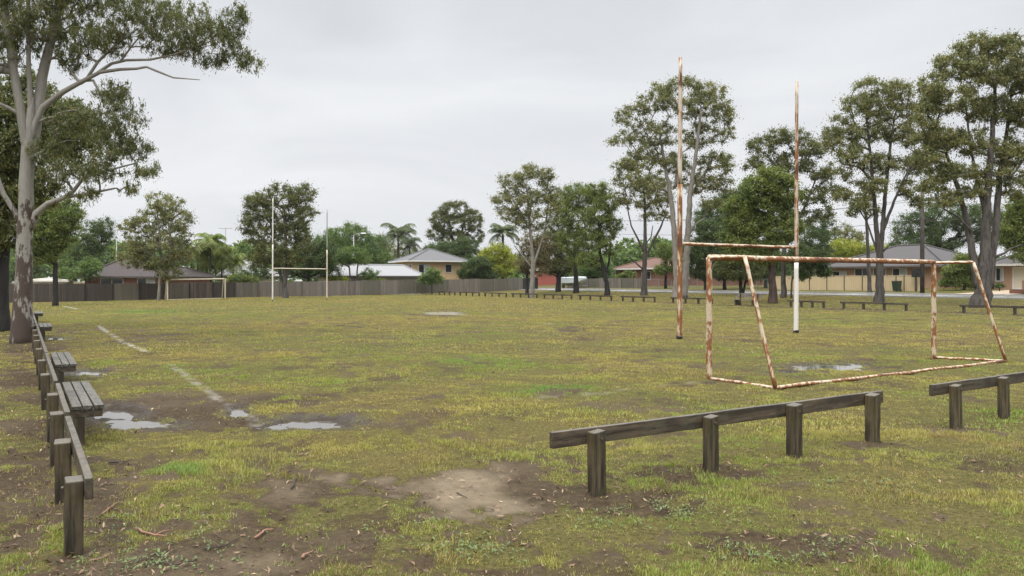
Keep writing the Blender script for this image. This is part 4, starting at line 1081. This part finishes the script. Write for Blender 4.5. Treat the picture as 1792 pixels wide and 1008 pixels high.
tree('grey-green gum between the fig and the tall palm', 165, [[(668, 500, 2.5), (668, 450, 2.2), (670, 420, 1.6)]], [(665, 430, 22, 22), (685, 445, 26, 20), (650, 445, 18, 20), (725, 450, 30, 16), (675, 465, 34, 14)], M['gum'], M['bark_grey'], cr=8, dens=1.1, per=55, seed=20, droop=.4)
tree('yellow-green rounded tree behind the grey fence', 114, [[(868, 505, 3), (868, 475, 2.5), (868, 455, 2)]], [(870, 442, 24, 18), (856, 458, 22, 16), (888, 460, 22, 18), (870, 475, 34, 14)], M['lime'], M['bark_dark'], cr=8, dens=1.7, per=80, seed=21, name='tree', droop=.3)
tree('dark green shrub covering the right corner of the tan house', 112, [[(832, 505, 2), (832, 485, 2), (832, 470, 1)]], [(830, 470, 24, 16), (816, 480, 18, 12), (848, 482, 24, 10), (838, 462, 20, 14)], M['deep'], M['bark_dark'], 'shrub', 'shrub', cr=7, dens=1.7, per=75, seed=22, droop=.3)
palm('tall palm with arching fronds left above the tan house', 135, 697, 500, (697, 412), 38, 26, M['palm'], M['bark_grey'], 2.2, 1)
palm('shorter palm just right of the tall palm', 138, 717, 500, (717, 428), 27, 18, M['palm'], M['bark_grey'], 1.8, 2)
palm('dark palm behind the yellow-green tree', 122, 880, 500, (880, 410), 34, 22, M['palm'], M['bark_dark'], 2.4, 3)
for k_, (px, ty, fr, lb) in enumerate(((368, 426, 40, 'tallest golden cane palm behind the fence'), (346, 444, 32, 'golden cane palm left of the tallest one'), (388, 448, 34, 'golden cane palm right of the tallest one'), (408, 458, 30, 'low golden cane palm beside the white roof'), (362, 464, 30, 'lowest golden cane palm, under the tallest one'))):
    palm(lb, 99 + k_ * .8, px, 500, (px, ty), fr, 22, M['cane'], M['bark_grey'], 1.5, 10 + k_, 'cane_palm', 'golden cane palms', .2)

# --- roadside row on the right
def base_d(px, py): return G(px, py)[1]
tree('pale-trunked gum left of the roadside row, beside the black fence', base_d(931, 521), [[(930, 521, 4.6), (932, 490, 4.2), (933, 462, 3.8), (930, 430, 2.8), (926, 380, 2), (922, 330, 1.4)], [(933, 465, 2.4), (942, 440, 2), (955, 400, 1.5), (960, 350, 1)], [(932, 470, 1.6), (912, 445, 1.2), (900, 430, .8)]],
     [(935, 302, 34, 16), (900, 318, 28, 18), (962, 318, 20, 18), (880, 348, 20, 18), (925, 345, 44, 22), (965, 355, 18, 22), (895, 375, 24, 16), (935, 385, 40, 20)], M['gum'], M['bark_pale'], cr=10, dens=1.1, per=60, seed=30, start=.5,
     limbs=[[(925, 400, 1.6), (905, 360, 1.2), (890, 340, .8)]])
tree('brown-leaved low tree around the pale trunk by the black fence', base_d(931, 521) + 9, [[(922, 512, 3), (922, 480, 2.6), (924, 450, 2)]], [(932, 425, 28, 26), (922, 450, 22, 20), (950, 440, 26, 30), (938, 470, 28, 14)], M['olive'], M['bark_dark'], cr=9, dens=1.1, per=60, seed=31, name='tree', droop=.4)
tree('dense dark tree left of the parked boat', 100, [[(977, 508, 4.5), (977, 480, 4), (978, 440, 3)]], [(980, 355, 22, 24), (975, 395, 28, 28), (962, 430, 30, 28), (990, 440, 28, 30), (975, 465, 30, 18), (955, 470, 20, 14)], M['gumdark'], M['bark_dark'], cr=10, dens=1.5, per=80, seed=32, name='tree', droop=.4)
tree('bright green tree with straight dark trunk in front of the boat', base_d(1008, 513), [[(1009, 513, 4.8), (1008, 485, 4), (1006, 450, 3.2), (1010, 400, 2.2)]], [(1012, 338, 30, 18), (995, 355, 22, 22), (1035, 350, 24, 22), (1010, 385, 32, 26), (1000, 420, 26, 24), (1030, 425, 24, 26), (1010, 452, 26, 16)], M['lush'], M['bark_dark'], cr=10, dens=1.3, per=75, seed=33, name='tree', droop=.5)
tree('tree with bent dark trunk left of the red-roofed house', base_d(1062, 517), [[(1063, 517, 4.8), (1062, 495, 4), (1056, 470, 3.4), (1050, 445, 2.6), (1048, 400, 1.8)], [(1059, 480, 2.2), (1066, 460, 1.8), (1070, 420, 1.3)]],
     [(1045, 330, 26, 14), (1065, 352, 22, 20), (1045, 375, 30, 24), (1072, 395, 20, 24), (1040, 415, 28, 24), (1065, 435, 22, 20), (1030, 455, 24, 14)], M['lush'], M['bark_dark'], cr=9, dens=1.15, per=65, seed=34, name='tree', droop=.5, start=.5)
tree('slender forked gum with bare lower limbs right of the bent trunk', base_d(1127, 517), [[(1127, 517, 5.8), (1128, 490, 4.4), (1128, 455, 4), (1129, 400, 2.8), (1128, 350, 2), (1125, 310, 1.3)], [(1128, 455, 2.4), (1142, 425, 2.2), (1155, 400, 1.7), (1165, 375, 1)], [(1127, 440, 2), (1115, 415, 1.7), (1105, 395, 1.3), (1098, 360, .9)]],
     [(1125, 285, 40, 16), (1095, 290, 24, 14), (1100, 318, 30, 18), (1145, 320, 34, 22), (1120, 350, 40, 18), (1165, 350, 20, 20), (1085, 345, 14, 14), (1150, 378, 26, 12)], M['gum'], M['bark_grey'], cr=9, dens=.95, per=50, seed=35, start=.55,
     limbs=[[(1126, 472, 1.6), (1112, 460, 1.2), (1098, 446, .7)], [(1127, 430, 1.2), (1139, 415, 1), (1142, 395, .7)]])
tree('tallest pale twin-trunked gum behind the left rugby post', base_d(1190, 523), [[(1186, 523, 8), (1184, 480, 6), (1181, 420, 5), (1176, 360, 4.2), (1166, 300, 3), (1155, 240, 2)], [(1197, 522, 7), (1199, 470, 5.8), (1202, 410, 5.2), (1205, 340, 4.3), (1214, 270, 3), (1222, 200, 2)]],
     [(1185, 152, 50, 18), (1238, 160, 36, 20), (1140, 180, 30, 20), (1105, 205, 28, 20), (1200, 190, 60, 20), (1265, 200, 22, 24), (1090, 245, 22, 16), (1150, 235, 46, 24), (1220, 240, 40, 24), (1275, 235, 18, 16), (1255, 285, 34, 26), (1175, 285, 44, 20), (1130, 270, 30, 14), (1225, 320, 40, 18), (1260, 325, 24, 16), (1120, 312, 24, 14), (1150, 325, 22, 12), (1245, 355, 24, 14)],
     M['gum'], M['bark_pale'], cr=11, dens=1.05, per=60, seed=36, start=.6, limbs=[[(1204, 415, 1.8), (1216, 393, 1.5), (1232, 382, .9)], [(1205, 350, 2.6), (1225, 315, 2), (1245, 285, 1.3)], [(1180, 330, 2.4), (1190, 270, 1.9), (1195, 200, 1.2)]])
tree('tall loose gum behind the right rugby post', base_d(1372, 521), [[(1371, 521, 5), (1371, 480, 4), (1373, 420, 3.6), (1378, 350, 2.8), (1380, 290, 1.8)], [(1372, 440, 2.4), (1395, 390, 2), (1415, 340, 1.4), (1425, 310, 1)]],
     [(1375, 240, 40, 16), (1335, 258, 28, 22), (1410, 262, 34, 20), (1385, 285, 44, 22), (1435, 300, 26, 20), (1450, 330, 20, 16), (1320, 290, 20, 18), (1420, 345, 30, 18), (1405, 380, 30, 16), (1438, 375, 20, 16)], M['gumdark'], M['bark_grey'], cr=11, dens=1.1, per=62, seed=37, start=.5)
tree('low leafy boughs hanging before the cream fence by the right rugby post', base_d(1372, 521) - 1.2, [[(1384, 520, 1.8), (1386, 490, 1.6), (1400, 462, 1.3)]], [(1400, 450, 30, 20), (1425, 455, 24, 18), (1440, 475, 16, 10), (1400, 482, 20, 8)], M['deep'], M['bark_grey'], cr=8, dens=1.3, per=60, seed=38, name='tree', droop=.6)
tree('rounded dense green tree with reddish trunk between the rugby posts', base_d(1353, 531), [[(1353, 532, 7.5), (1352, 500, 6.5), (1350, 460, 5.5), (1348, 420, 4), (1346, 370, 2.5)]],
     [(1350, 312, 40, 18), (1320, 335, 36, 22), (1378, 340, 30, 24), (1295, 362, 28, 22), (1345, 365, 48, 26), (1300, 395, 38, 22), (1370, 400, 40, 24), (1330, 420, 48, 20), (1280, 420, 24, 18), (1320, 450, 44, 14)], M['lush'], M['bark_red'], cr=11, dens=1.6, per=85, seed=39, name='tree', droop=.4)
tree('small dark tree behind the pale park seat', base_d(1298, 517), [[(1297, 517, 3.2), (1296, 498, 3), (1297, 475, 2.4)], [(1300, 516, 2.2), (1303, 498, 2), (1310, 470, 1.6)]], [(1295, 450, 34, 18), (1275, 470, 26, 16), (1315, 470, 30, 16), (1298, 480, 34, 12)], M['gumdark'], M['bark_dark'], cr=9, dens=1.6, per=75, seed=40, name='tree', droop=.5)
for k_, (px, D_, bl, lb) in enumerate(((1235, 88, [(1235, 405, 32, 22), (1225, 435, 36, 26), (1250, 465, 34, 20), (1222, 470, 26, 20)], 'dark bush tree behind the wire fence, nearest the left rugby post'),
                                      (1268, 90, [(1262, 362, 28, 22), (1285, 350, 24, 20), (1235, 385, 26, 22), (1268, 388, 30, 26), (1265, 420, 34, 24), (1285, 455, 30, 20), (1262, 478, 30, 14)], 'dark bush tree behind the wire fence below the rounded green tree'),
                                      (1340, 92, [(1340, 455, 40, 18), (1350, 475, 40, 12), (1320, 478, 34, 12)], 'dark low bush tree left of the cream fence'),
                                      (1420, 100, [(1420, 420, 32, 28), (1440, 400, 26, 22), (1435, 445, 30, 20), (1405, 455, 26, 18)], 'dark tree standing at the left end of the slate-roofed house'))):
    tree(lb, D_, [[(px, 508, 3), (px, 480, 2.6), (px, 450, 2)]], bl, M['deep'], M['bark_dark'], cr=10, dens=1.5, per=80, seed=41 + k_, name='tree', droop=.4)
tree('slim tall gum left of the goal\'s near right post', base_d(1540, 529), [[(1538, 529, 8.2), (1539, 500, 7), (1540, 455, 6.4), (1535, 410, 4.4), (1530, 350, 3.4), (1524, 280, 2.6), (1516, 200, 1.6)], [(1541, 452, 4.5), (1545, 400, 4), (1551, 330, 3.2), (1560, 250, 2.2), (1568, 200, 1.4)], [(1545, 405, 3), (1556, 370, 2.6), (1572, 325, 1.9), (1590, 285, 1.2)]],
     [(1530, 152, 34, 18), (1570, 160, 30, 18), (1498, 185, 30, 22), (1545, 190, 44, 22), (1600, 190, 28, 26), (1470, 222, 28, 22), (1520, 232, 40, 22), (1580, 235, 36, 24), (1455, 250, 20, 18), (1490, 275, 32, 22), (1550, 285, 38, 20), (1605, 285, 28, 24), (1470, 305, 18, 14), (1520, 325, 34, 18), (1590, 330, 28, 16), (1500, 355, 26, 12), (1470, 340, 20, 14), (1612, 355, 22, 12)],
     M['gum'], M['bark_grey'], cr=12, dens=1.15, per=66, seed=50, start=.6, limbs=[[(1538, 450, 2), (1528, 420, 1.7), (1518, 390, 1.3), (1500, 360, .9)], [(1546, 440, 1.5), (1560, 425, 1.2), (1580, 405, .8)]])
tree('thin grey leaning sapling left of the slim tall gum', 71, [[(1523, 512, 3.6), (1520, 460, 3.2), (1518, 410, 2.7), (1515, 370, 2)]], [(1512, 345, 22, 14), (1500, 362, 18, 10), (1525, 370, 16, 10), (1490, 375, 12, 8)], M['gumdark'], M['bark_grey'], cr=8, dens=.9, per=40, seed=51, start=.7)
tree('biggest gum at the right with several thick grey stems', base_d(1720, 538), [[(1717, 540, 16), (1719, 505, 13.5), (1723, 465, 12), (1724, 430, 9), (1727, 370, 7.5), (1731, 300, 6), (1737, 220, 4), (1742, 150, 2.5)], [(1712, 505, 7), (1706, 450, 6.6), (1699, 395, 5.6), (1685, 330, 4.2), (1665, 265, 2.8), (1650, 215, 1.8)], [(1731, 505, 8), (1739, 450, 6.8), (1748, 385, 6), (1756, 310, 5), (1770, 240, 3.5), (1782, 170, 2)]],
     [(1715, 80, 46, 20), (1760, 85, 40, 26), (1670, 115, 40, 24), (1720, 130, 56, 26), (1790, 130, 36, 36), (1630, 155, 28, 24), (1665, 175, 40, 26), (1745, 190, 50, 28), (1800, 205, 40, 36), (1620, 205, 24, 24), (1650, 240, 40, 26), (1705, 245, 44, 24), (1775, 265, 44, 26), (1625, 275, 24, 18), (1670, 300, 40, 20), (1735, 310, 40, 18), (1640, 325, 30, 14), (1790, 325, 30, 24), (1655, 348, 26, 12), (1700, 335, 28, 14)],
     M['gum'], M['bark_grey'], cr=13, dens=1.25, per=72, seed=52, start=.6, limbs=[[(1741, 450, 2.6), (1757, 443, 2.1), (1768, 435, 1.6), (1785, 428, .9)], [(1700, 405, 2.2), (1680, 380, 1.8), (1655, 365, 1.2)], [(1726, 380, 3.4), (1712, 310, 2.8), (1705, 240, 2), (1700, 170, 1.3)], [(1757, 320, 2.4), (1775, 300, 1.8), (1795, 270, 1.2)]])
tree('dense green tree at the right edge beside the biggest gum', 60, [[(1800, 530, 6), (1800, 480, 5.5), (1800, 420, 4)]], [(1790, 365, 28, 28), (1815, 380, 40, 40), (1795, 410, 36, 26), (1800, 445, 34, 14), (1772, 415, 26, 28), (1778, 375, 20, 24)], M['lush'], M['bark_dark'], cr=12, dens=1.5, per=85, seed=53, name='tree', droop=.5)
tree('large dark dome tree behind the slate-roofed house', 100, [[(1660, 500, 5), (1660, 450, 4.5), (1660, 420, 3.5)]], [(1650, 375, 56, 22), (1700, 385, 48, 26), (1610, 395, 46, 24), (1660, 415, 70, 26), (1750, 400, 44, 34), (1590, 425, 40, 18)], M['deep'], M['bark_dark'], cr=12, dens=1.7, per=90, seed=54, name='tree', droop=.4)
tree('lime green shrub tree right of the slate-roofed house', 72.5, [[(1688, 512, 3), (1688, 495, 2.6), (1688, 475, 2)]], [(1688, 458, 26, 16), (1672, 475, 22, 18), (1708, 475, 20, 18), (1688, 492, 34, 14), (1660, 498, 18, 10)], M['lush'], M['bark_dark'], 'shrub', 'shrub', cr=9, dens=1.8, per=85, seed=55, droop=.3)
tree('small round shrub beside the cream garage door', 68.5, [[(1749, 510, 1), (1749, 506, 1), (1749, 502, .8)]], [(1749, 502, 6, 5)], M['deep'], M['bark_dark'], 'shrub', 'shrub', cr=4, dens=2, per=50, seed=56, droop=.2)
tree('yellow-green rounded tree behind the slate roof\'s left end', 112, [[(1475, 500, 3), (1475, 460, 2.6), (1475, 440, 2)]], [(1478, 432, 34, 14), (1455, 442, 26, 12), (1505, 440, 26, 12), (1478, 452, 40, 12), (1540, 440, 26, 12)], M['lime'], M['bark_grey'], cr=9, dens=1.6, per=75, seed=57, name='tree', droop=.3)
tree('hazy gum behind the yellow-green tree, right of the rugby post', 160, [[(1480, 500, 3), (1478, 440, 2.4), (1478, 410, 1.6)], [(1478, 445, 1.8), (1490, 415, 1.3)]], [(1478, 402, 20, 12), (1500, 412, 18, 12), (1460, 412, 16, 12), (1490, 425, 28, 10)], M['gum'], M['bark_pale'], cr=7, dens=1.0, per=45, seed=58)
tree('shrub behind the low grey fence before the red brick house', 112, [[(1098, 504, 1.6), (1098, 492, 1.4), (1098, 482, 1)]], [(1098, 481, 14, 6), (1088, 485, 10, 5)], M['lush'], M['bark_dark'], 'shrub', 'shrub', cr=5, dens=1.6, per=50, seed=59, droop=.2)
tree('green bush tree right behind the boat', 118, [[(1040, 503, 2.5), (1040, 480, 2), (1040, 465, 1.6)]], [(1040, 465, 26, 16), (1058, 472, 20, 14), (1020, 475, 24, 12), (1045, 485, 26, 8)], M['fig'], M['bark_dark'], cr=8, dens=1.6, per=75, seed=60, name='tree', droop=.3)
tree('bush tree between the white roof and the twin-trunked gum', 100, [[(1165, 505, 2.5), (1165, 480, 2.2), (1165, 455, 1.6)]], [(1162, 440, 16, 16), (1172, 462, 16, 16), (1155, 472, 14, 10)], M['lush'], M['bark_dark'], cr=7, dens=1.4, per=65, seed=61, name='tree', droop=.4)

# --- the wooded rise beyond the houses, too far to count
g = np.random.default_rng(99); V = []
for q in range(300):
    px = g.uniform(-500, 2350); D_ = g.uniform(185, 300)
    top = 441 - 10 * math.sin(px / 170.) - 8 * math.sin(px / 61. + 1) + g.normal(0, 5) - (10 if 90 < px < 260 or 1080 < px < 1160 else 0)
    r_ = g.uniform(14, 26); k = D_ / F
    cc_ = []
    for _ in range(34):
        d_ = g.normal(0, 1, 3); d_ /= np.linalg.norm(d_); cc_.append(W(px, top + r_, D_) + d_ * [r_ * k, r_ * k, r_ * k] * g.uniform(.6, 1.05))
    for _ in range(16): cc_.append(W(px + g.normal(0, r_ * .8), top + r_ * g.uniform(1.6, 3.), D_))
    cc_ = np.array(cc_); V.append(leaf_cards(cc_, np.full(len(cc_), 7 * k), np.full(len(cc_), 26), 3.2 * D_ / 800, .6, .2, g))
V = np.vstack(V); o = big('treeline', V, np.arange(len(V) // 4)[:, None] * 4 + np.array([[0, 1, 2, 3]]), M['fig']); o['kind'] = 'stuff'

# ------------------------------------------------------------------ air
HAZE = 0.00011
if HAZE:
    t = NT('haze'); t.t.nodes.remove(t.p); pv = t.n('VolumePrincipled'); pv.inputs['Density'].default_value = HAZE; pv.inputs['Color'].default_value = (.86, .9, .95, 1)
    pv.inputs['Anisotropy'].default_value = .2
    t.l(pv.outputs[0], t.out.inputs['Volume'])
    o = MB().box(-1300, 1300, -1300, 1300, -2, 60).build('haze', t.m); o['kind'] = 'stuff'

# ------------------------------------------------------------------ sky and light
SUN_EL, SUN_AZ = R(58), R(205)          # azimuth clockwise from +Y (behind the camera)
w = bpy.data.worlds.new('World'); bpy.context.scene.world = w; w.use_nodes = True
nt = w.node_tree; bg = nt.nodes['Background']
def wn(ty, **kw):
    x = nt.nodes.new('ShaderNode' + ty)
    for k_, v_ in kw.items(): setattr(x, k_, v_)
    return x
sky = wn('TexSky', sky_type='NISHITA'); sky.sun_disc = False; sky.sun_elevation = SUN_EL; sky.sun_rotation = SUN_AZ
sk = wn('VectorMath', operation='SCALE'); nt.links.new(sky.outputs[0], sk.inputs[0]); sk.inputs['Scale'].default_value = .08
tc = wn('TexCoord'); sep = wn('SeparateXYZ'); nt.links.new(tc.outputs['Generated'], sep.inputs[0])
gr = wn('ValToRGB'); e = gr.color_ramp.elements
stops = [(0., (.80, .815, .84)), (.10, (.83, .84, .865)), (.22, (.81, .825, .85)), (.34, (.75, .77, .80)), (.55, (2.1, 2.13, 2.17)), (1., (3.4, 3.42, 3.45))]
while len(e) < len(stops): e.new(.5)
for q, (p_, c_) in zip(e, stops): q.position = p_; q.color = c_ + (1,)
nt.links.new(sep.outputs[2], gr.inputs[0])
mp = wn('Mapping'); mp.inputs['Scale'].default_value = (1.6, 1.6, 5.5); nt.links.new(tc.outputs['Generated'], mp.inputs[0])
nz = wn('TexNoise'); nz.inputs['Scale'].default_value = 1.35; nz.inputs['Detail'].default_value = 5; nz.inputs['Roughness'].default_value = .5; nz.inputs['Distortion'].default_value = .6
nt.links.new(mp.outputs[0], nz.inputs[0])
cr_ = wn('ValToRGB'); cr_.color_ramp.elements[0].position = .32; cr_.color_ramp.elements[0].color = (.88, .885, .9, 1); cr_.color_ramp.elements[1].position = .68; cr_.color_ramp.elements[1].color = (1.10, 1.098, 1.092, 1)
nt.links.new(nz.outputs['Fac'], cr_.inputs[0])
mu = wn('MixRGB', blend_type='MULTIPLY'); mu.inputs[0].default_value = 1; nt.links.new(gr.outputs[0], mu.inputs[1]); nt.links.new(cr_.outputs[0], mu.inputs[2])
mx = wn('MixRGB'); mx.inputs[0].default_value = .96; nt.links.new(sk.outputs[0], mx.inputs[1]); nt.links.new(mu.outputs[0], mx.inputs[2])
nt.links.new(mx.outputs[0], bg.inputs[0]); bg.inputs[1].default_value = 1.0
sl = bpy.data.lights.new('sun', 'SUN'); sl.energy = 2.0; sl.angle = R(22); sl.color = (1, .96, .9)
so = bpy.data.objects.new('sun', sl); C.objects.link(so)
dv = Vector((math.sin(SUN_AZ) * math.cos(SUN_EL), math.cos(SUN_AZ) * math.cos(SUN_EL), math.sin(SUN_EL)))
so.rotation_euler = dv.to_track_quat('Z', 'Y').to_euler(); so.location = (0, -20, 40)

# ------------------------------------------------------------------ camera and render settings
cam = bpy.data.cameras.new('camera'); co_ = bpy.data.objects.new('camera', cam); C.objects.link(co_)
cam.sensor_width = 36; cam.lens = 36 * F / 1792; cam.shift_y = -(504 - HY) / 1792; cam.clip_end = 4000; cam.clip_start = .05
co_.location = (0, 0, H); co_.rotation_euler = (R(90), 0, 0)
sc = bpy.context.scene; sc.camera = co_
sc.view_settings.view_transform = 'Standard'; sc.view_settings.look = 'None'; sc.view_settings.exposure = 0; sc.view_settings.gamma = 1
sc.render.engine = 'CYCLES'; cy = sc.cycles
cy.max_bounces = 6; cy.diffuse_bounces = 3; cy.glossy_bounces = 3; cy.transmission_bounces = 3; cy.transparent_max_bounces = 4; cy.volume_bounces = 1
cy.use_denoising = True; cy.use_adaptive_sampling = True; cy.adaptive_threshold = .02; cy.sample_clamp_indirect = 6
